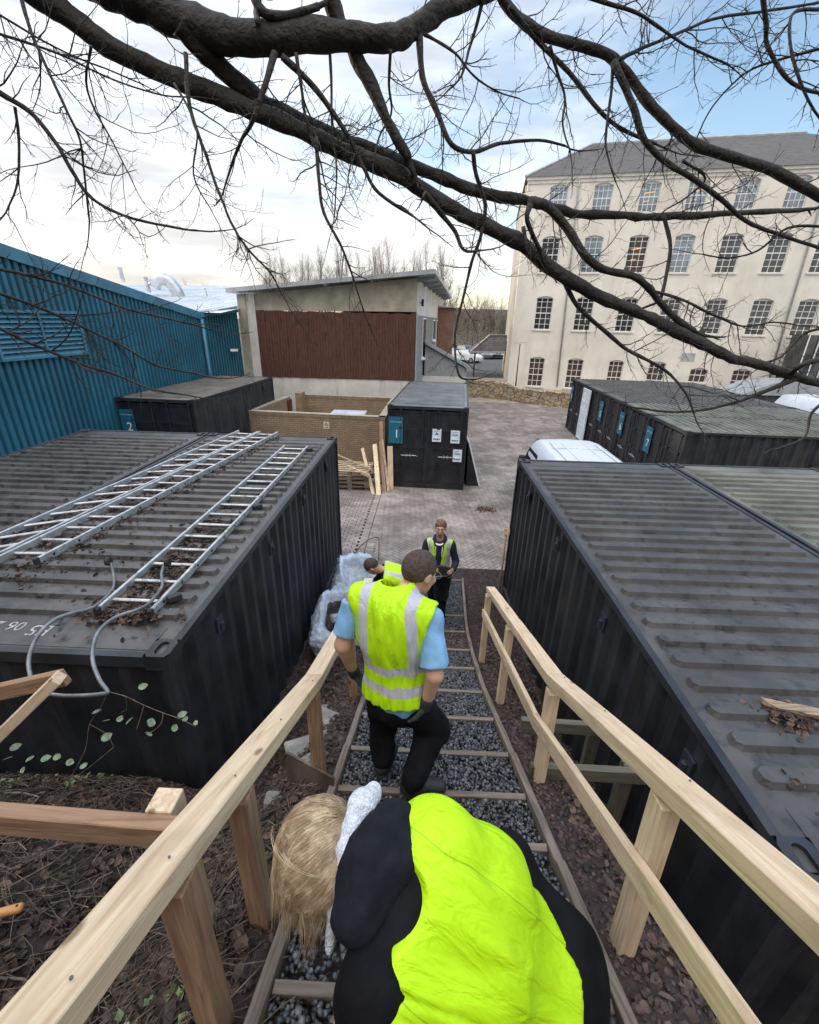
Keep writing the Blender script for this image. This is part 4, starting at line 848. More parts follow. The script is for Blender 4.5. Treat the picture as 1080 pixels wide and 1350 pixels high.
obj('roof', mesh(v, [(0, 1, 5, 4), (1, 2, 5), (2, 3, 4, 5), (3, 0, 4)]), m_mslate, ml)
B = MB(); B.tube([(r1.x, r1.y, r1.z+.03), (r2.x, r2.y, r2.z+.03)], .12, 6); B.tube([(e, e, hz+.05), (r1.x, r1.y, r1.z+.03)], .09, 6); obj('ridge_tiles', B.mesh(), MATS['zinc_roof'], ml)
m_wf = mat('white_window_paint', (.68, .69, .70), .6, .05)
m_gl = {0: mat('pane_glass_sky', (.16, .20, .25), .06, .45, .6, spec=1), 1: mat('pane_glass_dark', (.04, .042, .045), .10, .5, .7, spec=.7), 2: mat('pane_curtain', (.10, .065, .045), .25, .6, 1.2, spec=.4, col2=(.03, .03, .03))}  # pale blue base of the upper panes stands in for reflected sky
m_lit = mat('lit_room', (.4, .2, .05), .5); m_lit.node_tree.nodes['Principled BSDF'].inputs['Emission Color'].default_value = (1, .62, .25, 1); m_lit.node_tree.nodes['Principled BSDF'].inputs['Emission Strength'].default_value = .55
def win_mesh(w2, h, cols, rows):
    B = MB(); f = .05; B.box((-w2/2, 0, 0), (-w2/2+f, .05, h)); B.box((w2/2-f, 0, 0), (w2/2, .05, h)); B.box((-w2/2+f, 0, 0), (w2/2-f, .05, f)); B.box((-w2/2+f, 0, h-f-.1), (w2/2-f, .05, h))
    for i in range(1, cols): x = -w2/2+w2*i/cols; B.box((x-.02, .005, f), (x+.02, .04, h-f))
    for j in range(1, rows): z = h*j/rows; t_ = .035 if j == rows//2 else .018; B.box((-w2/2+f, .008, z-t_), (w2/2-f, .038, z+t_))
    return B.mesh()
for s0, z0, z1, w2, ri, ci in wins:
    h = z1-z0; k = ('wn', round(w2, 2), round(h, 2)); wo = obj('window', cached(k, lambda: win_mesh(w2, h, 3 if ri > 0 else 4, max(2, round(h/.42)))), m_wf, ml, (s0, .14, z0+.6))
    B = MB(); tl = .012*math.sin(ci*3.7+ri*2.1); B.add([(-w2/2+.04, .03-tl, .04), (w2/2-.04, .03+tl, .04), (w2/2-.04, .03+tl, h-.1), (-w2/2+.04, .03-tl, h-.1)], [(0, 1, 2, 3)])
    g = m_gl[0] if ri == 0 else (m_gl[2] if ri == 3 or (ri == 1 and ci in (2,)) else m_gl[1] if ri == 2 or ci not in (1, 3) else m_gl[0]); obj('pane', B.mesh(), g, wo)
    B = MB(); B.box((-w2/2-.12, -.22, -.10), (w2/2+.12, -.142, -.0)); obj('sill', B.mesh(), m_surr, wo)
    if (ri*7+ci*5) % 4 == 0:
        hb = h*(.25+.12*((ri+ci*3) % 3)); B = MB(); B.box((-w2/2+.06, .0405, h-.1-hb), (w2/2-.06, .0445, h-.1)); obj('blind', B.mesh(), mat('roller_blind', (.42, .41, .38), .8), wo)
    if (ri, ci) in ((0, 2), (1, 2), (0, 3)):
        B = MB(); B.beam((-.35, .022, h*.62), (.3, .022, h*.66), .004, .07, ch=0); B.beam((-.3, .022, h*.35), (.05, .022, h*.37), .004, .05, ch=0); obj('strip_light', B.mesh(), m_lit, wo)
B = MB(); B.box((12.45, -.012, 2.35+.6), (13.35, .0, 2.95+.6)); obj('vent_panel', B.mesh(), MATS['grey_metal'], ml)
for s1, s2, za, zb in ((3.42, 3.96, HT, .1), (18.1, 18.5, HT, .3)):
    B = MB(); B.tube([(s1, -.09, za+.5), (s1+.02, -.09, za-.3), (s2, -.09, zb+.6)], .06, 8); obj('downpipe', B.mesh(True), MATS['grey_metal'], ml)
# low wing and glazed stair at the right edge
wg = thing('entrance_wing', 'low grey-roofed wing with dark glazing at the foot of the mill, at the right edge', 'annexe', (20.5, 30.2, -.5))
B = MB(); B.box((19.9, 28.8, -.5), (27, 31.3, .95)); obj('wall', loc_mesh(B, wg), m_gl[1], wg)
v, f = prism([(19.5, 28.6, .95), (27.4, 28.6, .95), (27.4, 28.6, 1.75), (21.6, 28.6, 1.75)], (0, 2.6, 0)); obj('roof', mesh(local(v, wg), f), MATS['zinc_roof'], wg)
gs = thing('glazed_stair', 'dark barred stair enclosure against the mill at the right edge', 'stair', (23.4, 31.5, 1.5))
B = MB(); B.box((24.7, 31.6, -.5), (28.5, 33.0, 4.4)); obj('body', loc_mesh(B, gs), m_gl[1], gs); B = MB()
for k in range(6): B.box((24.72+k*.7, 31.5, 1.2), (24.77+k*.7, 31.56, 4.4))
obj('bars', loc_mesh(B, gs), m_wf, gs)
# ------------------------------------------------------------------ vans
m_van = mat('white_van_paint', (.52, .56, .61), .3, .03, 2, spec=.6)
def make_van(label, loc, rz, L=4.95, Wd=1.86, Hh=1.95):
    t = thing('white_van', label, 'van', loc, rz, 'white vans in the yard')
    # sections along local y (front at +y)
    S = [(0, .45, 1.86, .98), (.04, .36, 1.93, 1), (.6, .34, Hh, 1), (L-1.9, .34, Hh, 1), (L-1.45, .34, Hh-.06, 1), (L-.75, .34, 1.22, .99), (L-.25, .38, 1.0, .95), (L-.02, .45, .80, .86)]
    V = []; 
    for y, zb, zt, k in S:
        w_ = Wd/2*k; wt = w_*(.80 if zt > 1.5 else .93); zs = min(zt-.10, 1.72) if zt > 1.3 else zt-.08
        ring = [(-w_, zb), (-w_, min(1.05, zs)), (-w_*.985, zs-.18 if zs > 1.2 else zs), (-w_*.92, zs), (-wt, zt-.035), (-wt*.85, zt), (0, zt+.025), (wt*.85, zt), (wt, zt-.035), (w_*.92, zs), (w_*.985, zs-.18 if zs > 1.2 else zs), (w_, min(1.05, zs)), (w_, zb)]
        V += [(x, y, z) for x, z in ring]
    n = 13; F = [(n*i+k, n*i+k+1, n*(i+1)+k+1, n*(i+1)+k) for i in range(len(S)-1) for k in range(n-1)]+[(n*i+n-1, n*i, n*(i+1), n*(i+1)+n-1) for i in range(len(S)-1)]+[tuple(range(n)), tuple(range(n*len(S)-1, n*(len(S)-1)-1, -1))]
    me = mesh([tuple(q) for q in V], F, True); b = obj('body', me, m_van, t); 
    B = MB()
    for k in range(5): x = -.56+.28*k; B.beam((x, .25, Hh+.022), (x, L-2.1, Hh+.022), .05, .014, ch=.004)
    for y in (1.2, 2.3): B.box((-.66, y, Hh+.015), (.66, y+.02, Hh+.034))
    obj('roof_ribs', B.mesh(), m_van, t)
    B = MB(); B.add([(-.74, L-1.43, Hh-.09), (.74, L-1.43, Hh-.09), (.84, L-.80, 1.26), (-.84, L-.80, 1.26)], [(0, 3, 2, 1)]); B.v = [(x, y+.02, z+.02) for x, y, z in B.v]; obj('windscreen', B.mesh(), m_glass, t)
    for s in (-1, 1):
        B = MB(); B.add([(s*.945, L-2.35, 1.12), (s*.945, L-.95, 1.12), (s*.90, L-1.42, 1.66), (s*.90, L-2.35, 1.68)], [(0, 1, 2, 3)]); obj('side_window', B.mesh(), m_glass, t)
        B = MB(); B.box((s*1.03-.09, L-1.28, 1.12), (s*1.03+.09, L-1.14, 1.36), None, .03); B.box((s*.9-.08, L-1.22, 1.12), (s*.9+.08, L-1.17, 1.18)); obj('wing_mirror', B.mesh(), m_rub, t)
        for y in (.95, L-.95):
            B = MB(); B.tube([(s*.72, y, .33), (s*.93, y, .33)], .33, 18); wh = obj('wheel', B.mesh(), m_rub, t); B = MB(); B.tube([(s*.92, y, .33), (s*.94, y, .33)], .2, 12); obj('rim', B.mesh(), m_steel, wh)
        B = MB(); B.box((s*.8-.06, -.02, .9), (s*.8+.06, .02, 1.3)); obj('tail_light', B.mesh(), mat('red_lens', (.3, .01, .01), .3), t)
        B = MB(); B.box((s*.62-.16, L-.14, .72), (s*.62+.16, L-.0, .86), None, .02); obj('headlight', B.mesh(), m_white, t)
    return t
make_van('white panel van with a black wing mirror parked behind the right-hand container', (3.80, 8.35, -.10), R(-1), L=5.0)
make_van('white van roof beyond the far row of containers at the right edge', (18.5, 18.2, -.5), R(8), L=5.6, Wd=2.1, Hh=2.4)
# ------------------------------------------------------------------ trees
m_bark_t = mat('tree_bark', (.020, .016, .014), .8, .3, 7, bump=1.0, bscale=34, stretch=(1, 1, 1)); add_dirt(m_bark_t, (.048, .048, .036), 9, .5, .75)
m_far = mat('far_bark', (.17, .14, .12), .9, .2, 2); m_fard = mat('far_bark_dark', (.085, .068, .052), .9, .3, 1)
def rdir(rg): return Vector((rg.gauss(0, 1), rg.gauss(0, 1), rg.gauss(0, 1))).normalized()
def grow(T, rg, p, d, L, r, lvl, maxl, up=.12, wig=.16, dens=1.0, sides=(6, 4, 3, 3)):
    n = max(3, int(L/(.035 if lvl > 1 else .06)));  n = min(n, 14); st_ = L/n; pts = [p]; dirs = [d]; rs = [r]
    for i in range(n):
        d = (d+rdir(rg)*wig+Vector((0, 0, up))*(i/n)).normalized(); p = p+d*st_; pts.append(p); dirs.append(d); rs.append(max(r*(1-.72*(i+1)/n), .0009))
    T.tube(pts, rs, sides[min(lvl, 3)], False)
    if lvl < maxl:
        k = max(2, int(L/(.085 if lvl else .12)*dens)); side = 1
        for i in range(k):
            s = .12+.85*(i+rg.random()*.7)/k; j = min(int(s*n), n-1); q = pts[j].lerp(pts[j+1], s*n-j); dd = dirs[j]
            a = dd.cross(rdir(rg)).normalized(); nd = (dd*rg.uniform(.35, .9)+a*rg.uniform(.6, 1.0)).normalized(); side = -side
            grow(T, rg, q, nd, L*rg.uniform(.22, .5)*(1.15-s*.6), max(rs[j]*.66, .0013), lvl+1, maxl, up, wig*1.15, dens, sides)
tr = thing('bare_tree', 'big bare tree whose dark boughs and twigs reach across the top of the view', 'tree', (-3.9, -1.6, 3.6))
# x: list of (px,py) ; d0,d1 distances ; r0,r1 pixel radii ; tw: twig density
BR = [
 ([(40,-70),(100,-42),(150,-18),(200,6),(250,32),(300,47),(350,51),(415,45),(475,50),(522,50),(545,34),(580,15),(640,-12),(700,-40)], 2.5, 3.0, 29, 9, .3),
 ([(-20,-60),(50,-8),(100,28),(150,65),(225,100),(300,132),(375,162),(450,198),(500,218),(540,238),(590,272),(640,297),(689,323),(742,364),(803,396),(844,413),(884,433),(925,453),(966,472),(1007,482),(1047,496),(1100,512),(1180,540)], 2.4, 4.4, 14.8, 4.8, .35),
 ([(235,30),(262,58),(285,82),(320,115),(350,137),(400,162),(450,185),(500,203),(540,217),(590,237),(640,255),(690,264),(715,270),(765,282),(840,285),(890,285),(970,281),(1054,277)], 2.6, 4.2, 14, 3, .8),
 ([(700,266),(721,272),(746,298),(770,335),(795,355),(835,364),(856,380),(868,396),(892,421),(915,436)], 3.3, 3.9, 6.5, 3.5, 1),
 ([(430,-20),(440,15),(465,65),(495,125),(520,175),(539,212)], 2.7, 3.1, 12, 6, .4),
 ([(655,-30),(664,0),(685,25),(720,47),(755,57),(800,72),(825,95),(855,135),(890,170),(920,192),(975,210),(1020,225),(1080,258),(1140,290)], 2.9, 3.7, 6.5, 6, .7),
 ([(808,80),(835,140),(850,185),(880,215),(910,233),(950,262),(985,292),(1030,310),(1090,330)], 3.1, 3.9, 5, 2, 1),
 ([(672,8),(690,32),(715,60),(750,95),(790,145),(820,170),(865,190)], 2.9, 3.3, 4, 2, 1),
 ([(553,40),(557,100),(575,145),(595,190),(625,200),(660,189),(710,185),(745,192)], 2.9, 3.4, 5, 1.5, 1),
 ([(624,200),(628,230),(640,270),(634,310),(622,345),(613,384),(600,440),(604,492),(616,500)], 3.1, 3.7, 3.3, 1.2, .9),
 ([(-30,100),(0,122),(40,148),(75,190),(95,225),(120,260),(165,285),(230,300),(260,304)], 2.2, 2.6, 4, 1.2, 1.3),
 ([(245,70),(250,140),(270,200),(295,270),(320,320),(355,358),(370,385)], 2.6, 3.0, 3, 1, 1.2),
 ([(362,70),(350,110),(333,160),(318,185),(303,225)], 2.7, 3.0, 5, 1.5, 1.2),
 ([(372,75),(410,110),(440,150),(462,185),(480,222),(500,255),(545,285)], 2.7, 3.1, 4.5, 1.8, 1),
 ([(417,180),(421,240),(427,280),(450,325),(465,365),(480,412)], 2.9, 3.2, 2.8, 1, 1.1),
 ([(-40,345),(0,355),(55,367),(111,385),(167,407),(222,420),(262,430)], 2.3, 2.9, 2.4, 1, 1.2),
 ([(-40,375),(0,387),(55,407),(111,432),(167,459),(204,481),(260,493)], 2.3, 2.9, 2.6, 1, 1.2),
 ([(-40,415),(0,433),(55,459),(111,481),(148,492),(204,514),(243,520)], 2.2, 2.8, 2.8, 1, 1.2),
 ([(1049,500),(1010,515),(980,527),(960,533),(923,541),(883,543),(842,538)], 4.2, 4.1, 3, 1.2, 1.1),
 ([(742,366),(762,404),(803,441),(827,461),(860,478),(884,494),(905,520),(915,545)], 3.6, 3.9, 3.4, 1.2, 1.1),
 ([(875,284),(884,323),(880,355),(872,392),(868,398)], 3.7, 3.8, 2.6, 2, .7),
 ([(1004,-20),(1010,30),(1012,60),(1035,100),(1062,118),(1100,125)], 3.0, 3.3, 3.4, 2, 1),
 ([(1080,12),(1044,20),(1046,80),(1070,140),(1090,165)], 3.0, 3.2, 2.2, 1.4, 1),
 ([(816,78),(850,62),(880,50),(940,25),(1000,16),(1090,2)], 3.1, 3.4, 2.6, 1.4, 1),
 ([(765,-8),(805,5),(840,17),(872,38),(905,60),(960,85)], 3.0, 3.3, 3, 1.2, 1),
 ([(-30,5),(0,20),(50,50),(100,75),(150,95),(190,112)], 2.2, 2.6, 2, .8, 1.4),
 ([(-30,30),(0,45),(75,70),(150,105),(215,125),(262,128)], 2.3, 2.6, 2.2, .8, 1.4),
 ([(24,-20),(40,40),(55,75),(85,140),(105,185),(112,240),(118,290)], 2.2, 2.5, 2.6, 1, 1.3),
 ([(20,140),(25,190),(23,240),(10,275),(0,290)], 2.3, 2.4, 2, .8, 1.2),
 ([(390,70),(398,120),(404,160),(418,200)], 2.7, 2.9, 2.5, 1.8, 1),
 ([(434,60),(437,110),(438,170),(444,230),(440,290)], 2.8, 3.0, 2.2, .8, 1.2),
 ([(515,65),(513,110),(516,150),(500,180),(492,215)], 2.8, 3.0, 2.2, .8, 1.2),
 ([(560,255),(580,280),(600,305),(612,330),(635,330)], 3.1, 3.3, 4.5, 1.2, 1.1),
 ([(690,300),(697,330),(712,345)], 3.4, 3.5, 3, 1, 1.2),
 ([(700,270),(695,290),(712,330)], 3.2, 3.4, 4, 2.5, 1),
 ([(808,82),(806,120),(800,170),(800,200),(812,240)], 3.1, 3.3, 2.4, 1, 1.2),
 ([(725,60),(735,95),(745,130),(742,165),(752,200)], 3.0, 3.2, 2.4, 1, 1.2),
 ([(855,382),(900,395),(940,415),(980,430),(1020,425),(1060,430)], 3.7, 4.0, 2, .8, 1.2),
 ([(900,212),(930,235),(905,260),(880,275)], 3.4, 3.6, 1.8, .8, 1.1),
 ([(1100,430),(1060,440),(1030,470),(1000,480)], 4.0, 4.2, 2.2, 1, 1.1),
 ([(1100,470),(1060,480),(1042,495)], 4.1, 4.2, 3, 3, 1),
 ([(1100,520),(1070,545),(1062,575),(1030,590)], 4.2, 4.2, 2.2, 1, 1.0),
 ([(640,-20),(632,20),(620,60),(608,100),(590,120)], 2.9, 3.0, 3, 1, 1.2),
 ([(330,-20),(345,15),(380,20),(420,8)], 2.6, 2.7, 7, 4, .8),
 ([(340,30),(338,10),(345,-15)], 2.6, 2.7, 4, 4, .8),
 ([(560,45),(600,70),(625,100),(655,120),(685,130)], 2.9, 3.2, 2, .8, 1.2),
 ([(230,110),(260,170),(255,230),(280,280)], 2.5, 2.7, 1.6, .7, 1.3),
 ([(120,60),(115,120),(150,190),(175,240)], 2.3, 2.6, 1.8, .7, 1.3),
 ([(1100,60),(1040,75),(985,95),(940,140),(915,190)], 3.1, 3.5, 2, .8, 1.2),
 ([(1100,300),(1040,300),(1000,330),(960,340),(925,335)], 3.6, 3.9, 2, .8, 1.1),
]
TW = MB(); rg = random.Random(21)
def bark_tube(pts, rs, n):
    B = MB(); B.tube(pts, rs, n, True); B.v = [tuple(Vector(p)+Vector((noise.noise(Vector(p)*9+Vector((7, 0, 0))), noise.noise(Vector(p)*9), noise.noise(Vector(p)*9+Vector((0, 5, 0)))))*(.016 if n > 8 else .003)+Vector((noise.noise(Vector(p)*31), noise.noise(Vector(p)*33+Vector((0, 3, 0))), noise.noise(Vector(p)*29)))*(.006 if n > 8 else .0012)) for p in B.v]; return B
for pts, d0, d1, r0, r1, tw in BR:
    m_ = len(pts); P3 = []; RR = []
    wob = rg.uniform(-.15, .15)
    for i, (px, py) in enumerate(pts):
        s = i/(m_-1); d = d0+(d1-d0)*s+wob*math.sin(s*3.1)*(0 if r0 > 5 else 1); P3.append(at_d(px, py, d)-tr.location); RR.append((r0+(r1-r0)*s**.75)*d/CF)
    P4 = smooth_pts(P3, 5); k4 = len(P4); R4 = [RR[min(int(i/5), m_-1)]*(1-(i % 5)/5)+RR[min(int(i/5)+1, m_-1)]*((i % 5)/5) for i in range(k4)]
    R4 = [r*(1+.10*math.sin(i*1.7+r0)+(.18 if rg.random() < .12 else 0)) for i, r in enumerate(R4)]
    R4 = [(R4[max(i-1, 0)]+R4[i]*2+R4[min(i+1, k4-1)])/4 for i in range(k4)]
    obj('bough', bark_tube(P4, R4, 20 if r0 > 7 else 8).mesh(True), m_bark_t, tr)
    # twigs
    Ln = sum((P4[i+1]-P4[i]).length for i in range(k4-1)); cnt = int(Ln/.085*tw)
    for c in range(cnt):
        i = int(rg.uniform(.12, 1)*(k4-2)); dd = (P4[i+1]-P4[i]).normalized(); a = dd.cross(rdir(rg)).normalized(); a = (a+Vector((0, -.25*a.y, -.12))).normalized()
        nd = (dd*rg.uniform(.3, 1.1)+a).normalized(); L = rg.choice([rg.uniform(.08, .22), rg.uniform(.15, .4), rg.uniform(.25, .6)]); 
        wpos = P4[i]+tr.location+nd*L
        if (wpos-CAM).length < 1.5 or wpos.z < 3.9: continue
        grow(TW, rg, P4[i], nd, L, min(R4[i]*.6, .0028+.005*L), 1, 3, .16, .27, 1.0)
    i = k4-1; grow(TW, rg, P4[-1], (P4[-1]-P4[-3]).normalized(), .35, max(R4[-1]*.9, .001), 1, 3, .15, .17, 1.0)
o = obj('twigs', TW.mesh(True), m_bark_t, tr); o['kind'] = 'stuff'
B = MB(); tp = at_d(40, -60, 2.5); t2_ = at_d(-20, -60, 2.4); bx = Vector((-3.9, -1.6, 3.6))
obj('trunk', bark_tube([p-tr.location for p in smooth_pts([bx+Vector((0, 0, -.8)), bx+Vector((.05, .05, 1)), bx+Vector((.15, .3, 2.3)), bx.lerp(tp, .6)+Vector((-.2, 0, .6)), tp], 5)], [.34, .31, .30, .29, .28, .27, .26, .25, .24, .235, .23, .22, .21, .20, .19, .185, .18, .175, .17, .16, .15], 14).mesh(True), m_bark_t, tr)
obj('bough', bark_tube([p-tr.location for p in smooth_pts([bx+Vector((.12, .25, 2.0)), bx.lerp(t2_, .55)+Vector((0, 0, .2)), t2_], 5)], [.16, .15, .14, .13, .12, .11, .10, .09, .08, .072, .068], 12).mesh(True), m_bark_t, tr)
# far bare trees
def far_tree(h, seed, m, dens=1.0, spread=.35):
    rg = random.Random(seed); T = MB(); P = MB(); t = bpy.data.objects.new('bare_tree', None)
    pts = [Vector((0, 0, 0))]; d = Vector((0, 0, 1))
    for i in range(10): d = (d+rdir(rg)*.05+Vector((0, 0, .1))).normalized(); pts.append(pts[-1]+d*h/10*(.95))
    rs = [h*.013*(1-.9*i/10) for i in range(11)]; P.tube(pts, rs, 6)
    n = int(34*dens)
    for k in range(n):
        s = .22+.76*k/n; j = min(int(s*10), 9); q = pts[j].lerp(pts[j+1], s*10-j); a = rg.uniform(0, 6.28); nd = Vector((math.cos(a)*spread*1.6, math.sin(a)*spread*1.6, 1)).normalized(); L = h*(.42*(1-s)+.10)*rg.uniform(.8, 1.2)
        nn = 5; pp = [q]; dd = nd
        for i in range(nn): dd = (dd+rdir(rg)*.14+Vector((0, 0, .12))).normalized(); pp.append(pp[-1]+dd*L/nn)
        r0 = h*.0042*(1.1-s); T.tube(pp, [r0*(1-.8*i/nn) for i in range(nn+1)], 3, False)
        for i in range(int(9*dens)):
            u = rg.uniform(.15, 1)*nn; j2 = min(int(u), nn-1); q2 = pp[j2].lerp(pp[j2+1], u-j2); d2 = (dd+rdir(rg)*.9+Vector((0, 0, .4))).normalized(); l2 = L*rg.uniform(.12, .34); T.tube([q2, q2+d2*l2*.5, q2+(d2+rdir(rg)*.3).normalized()*l2], [r0*.34, r0*.26, r0*.14], 3, False)
            for z_ in range(2):
                d3 = (d2+rdir(rg)*.8).normalized(); q3 = q2+d2*l2*rg.uniform(.3, .8); T.tube([q3, q3+d3*l2*.5], [r0*.2, r0*.10], 3, False)
    return P.mesh(True), T.mesh(), m
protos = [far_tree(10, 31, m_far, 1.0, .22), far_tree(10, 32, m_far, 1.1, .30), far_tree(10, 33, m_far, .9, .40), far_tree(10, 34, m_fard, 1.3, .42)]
def put_tree(k, x, y, z, h, label, group, m=None):
    t = thing('bare_tree', label, 'tree', (x, y, z), random.uniform(0, 6.28), group); t.scale = (h/10,)*3
    m = m or protos[k][2]; obj('trunk', protos[k][0], None, t); obj('crown', protos[k][1], None, t)
for P_, T_, m in protos:
    P_.materials.append(m); T_.materials.append(m)
ORDW = ['first', 'second', 'third', 'fourth', 'fifth', 'sixth', 'seventh', 'eighth', 'ninth', 'tenth', 'eleventh', 'twelfth', 'thirteenth', 'fourteenth', 'fifteenth', 'sixteenth', 'seventeenth', 'eighteenth', 'nineteenth', 'twentieth', 'twenty-first', 'twenty-second', 'twenty-third', 'twenty-fourth']
rg = random.Random(77)
for i in range(22):
    px = 350+i*11.5+rg.uniform(-3, 3); y = rg.uniform(54, 70); p = at_y(px, 400, y); top = 308+rg.uniform(0, 26) if 420 < px < 600 else 322+rg.uniform(0, 26); h = at_y(px, top, y).z+.3
    put_tree(rg.choice([0, 0, 1]), p.x, y, -.3, h, ORDW[i]+' from the left of the tall bare trees behind the concrete building', 'tall bare trees behind the concrete building')
for i in range(20):
    px = 178+i*9.5+rg.uniform(-4, 4); y = rg.uniform(80, 100); p = at_y(px, 400, y); h = at_y(px, 372+rg.uniform(-6, 14), y).z+.3
    put_tree(rg.choice([1, 2]), p.x, y, -.3, h, ORDW[i]+' from the left of the small bare trees beyond the warehouse roof', 'small bare trees beyond the warehouse roof')
for i in range(24):
    px = 585+i*3.9+rg.uniform(-1.2, 1.2); y = rg.uniform(84, 118); p = at_y(px, 430, y); h = at_y(px, 398+rg.uniform(-8, 22), y).z+.5
    put_tree(3 if i % 3 else 2, p.x, y, -.2+(y-84)*.06, h*.98, ORDW[i]+' from the left of the bare trees on the wooded bank', 'bare trees on the wooded bank')
v, f = heightfield([2, 6, 10, 14, 18, 24], [88, 96, 106, 120, 140], lambda x, y: -.6+(y-88)*.17+.3*noise.noise((x*.2, y*.2, 3)))
struct(obj('hill', mesh(v, f, True), mat('leafy_bank', (.07, .062, .035), .95, .5, .5, bump=1, bscale=3, col2=(.10, .075, .045))))
B = MB(); rg = random.Random(5)
for i in range(6000):
    x = rg.uniform(3, 20); y = rg.uniform(86, 125); z = (y-88)*.17-.6+abs(rg.gauss(0, 1.5)); s = rg.uniform(.15, .4); m = Matrix.Translation((x, y, z)) @ Matrix.Rotation(rg.uniform(0, 6), 4, 'Z') @ Matrix.Rotation(rg.uniform(0, 6), 4, 'X'); B.add([m @ Vector(q) for q in ((0, 0, 0), (s, 0, 0), (s*.6, s*.6, 0))], [(0, 1, 2)])
tag(obj('undergrowth', B.mesh(), mat('ivy_green', (.05, .065, .028), .8, .4, .3, island=.5, col2=(.11, .085, .05))), 'green-brown undergrowth and ivy on the wooded bank behind the car park', 'undergrowth', kind='stuff')
# verge grass patch
v, f = heightfield([2.9, 4.6], [52, 57], lambda x, y: .03); struct(obj('grass_verge', mesh(v, f), mat('grass', (.09, .16, .04), .9, .3, 3)))
# ------------------------------------------------------------------ small things
m_pl = mat('old_plank', (.50, .38, .24), .8, .3, 6, col2=(.30, .22, .145), bump=.2)
def loose_plank(label, a, b, wd, th, m=None):
    a = Vector(a); t = thing('plank', label, 'plank', a, 0, 'timber leaning and lying beside container number 1'); beam_obj('timber', a, b, wd, th, m or m_wood, t, up=(0, 1, 0)); return t
GZ = -.24
loose_plank('broad pale plank standing upright against container number 1', (-.93, 13.05, GZ), (-.98, 13.36, 1.08), .17, .04)
loose_plank('pale square timber leaning left of the others by the brick wall', (-1.42, 12.55, GZ), (-1.95, 14.2, .75), .10, .05)
loose_plank('brightest split timber in the leaning bunch', (-1.25, 12.5, GZ), (-1.52, 14.0, .95), .14, .06, wood_mat('bright_timber', (.74, .60, .40), (.55, .42, .25)))
loose_plank('grey brown timber at the back of the leaning bunch, the tallest', (-1.25, 13.6, GZ), (-1.42, 15.2, 1.45), .13, .06, m_wood2)
loose_plank('brown timber leaning right of the bright split one', (-1.10, 12.8, GZ), (-1.35, 14.2, 1.0), .11, .05, m_wood2)
loose_plank('thin timber leaning to the left, nearest the upright plank', (-.98, 12.9, GZ), (-1.28, 14.1, 1.1), .07, .05, m_pl)
loose_plank('long thin batten lying across the pallet stack', (-1.5, 12.95, .42), (-2.9, 14.0, .62), .05, .03, m_pl)
loose_plank('short offcut poking from the pallet stack', (-1.55, 12.6, .35), (-2.3, 13.3, .38), .10, .04, m_wood)
for k in range(5):
    t = thing('pallet', ['bottom pallet of the stack by the brick wall', 'second pallet up in the stack by the brick wall', 'third pallet up in the stack by the brick wall', 'fourth pallet up in the stack by the brick wall', 'top pallet of the stack by the brick wall'][k], 'pallet', (-2.2+.04*math.sin(k*2), 13.35, GZ+.128*k), R([2, -3, 4, 0, -5][k]), 'stacked pallets')
    B = MB()
    for i in range(6): B.box((-.6, -.5+.19*i, .10), (.6, -.41+.19*i, .12))
    obj('deck', B.mesh(), m_oldw if k < 3 else m_pl, t); B = MB()
    for i in range(3):
        for j in range(3): obj('block', cached(('pb', i, j), lambda: (lambda b: (b.box((-.6+.53*i, -.5+.45*j, .022), (-.46+.53*i, -.4+.45*j, .0995)), b.mesh())[1])(MB())), m_oldw, t)
    for j in range(3): obj('skid', cached(('sk', j), lambda: (lambda b: (b.box((-.6, -.5+.45*j, .0), (.6, -.4+.45*j, .0215)), b.mesh())[1])(MB())), m_oldw, t)
t = thing('leaning_panel', 'black board with a pale edge leaning on the right side of container number 1', 'panel', (1.6, 13.9, GZ))
v, f = prism([(1.50, 13.75, GZ-.02), (1.90, 13.75, GZ-.02), (1.47, 13.75, 1.15)], (0, 1.2, 0)); obj('board', mesh(local(v, t), f), m_door, t)
v, f = prism([(1.905, 13.73, GZ-.02), (1.955, 13.73, GZ-.02), (1.515, 13.73, 1.18), (1.475, 13.73, 1.16)], (0, 1.24, 0)); obj('edge', mesh(local(v, t), f), m_white, t)
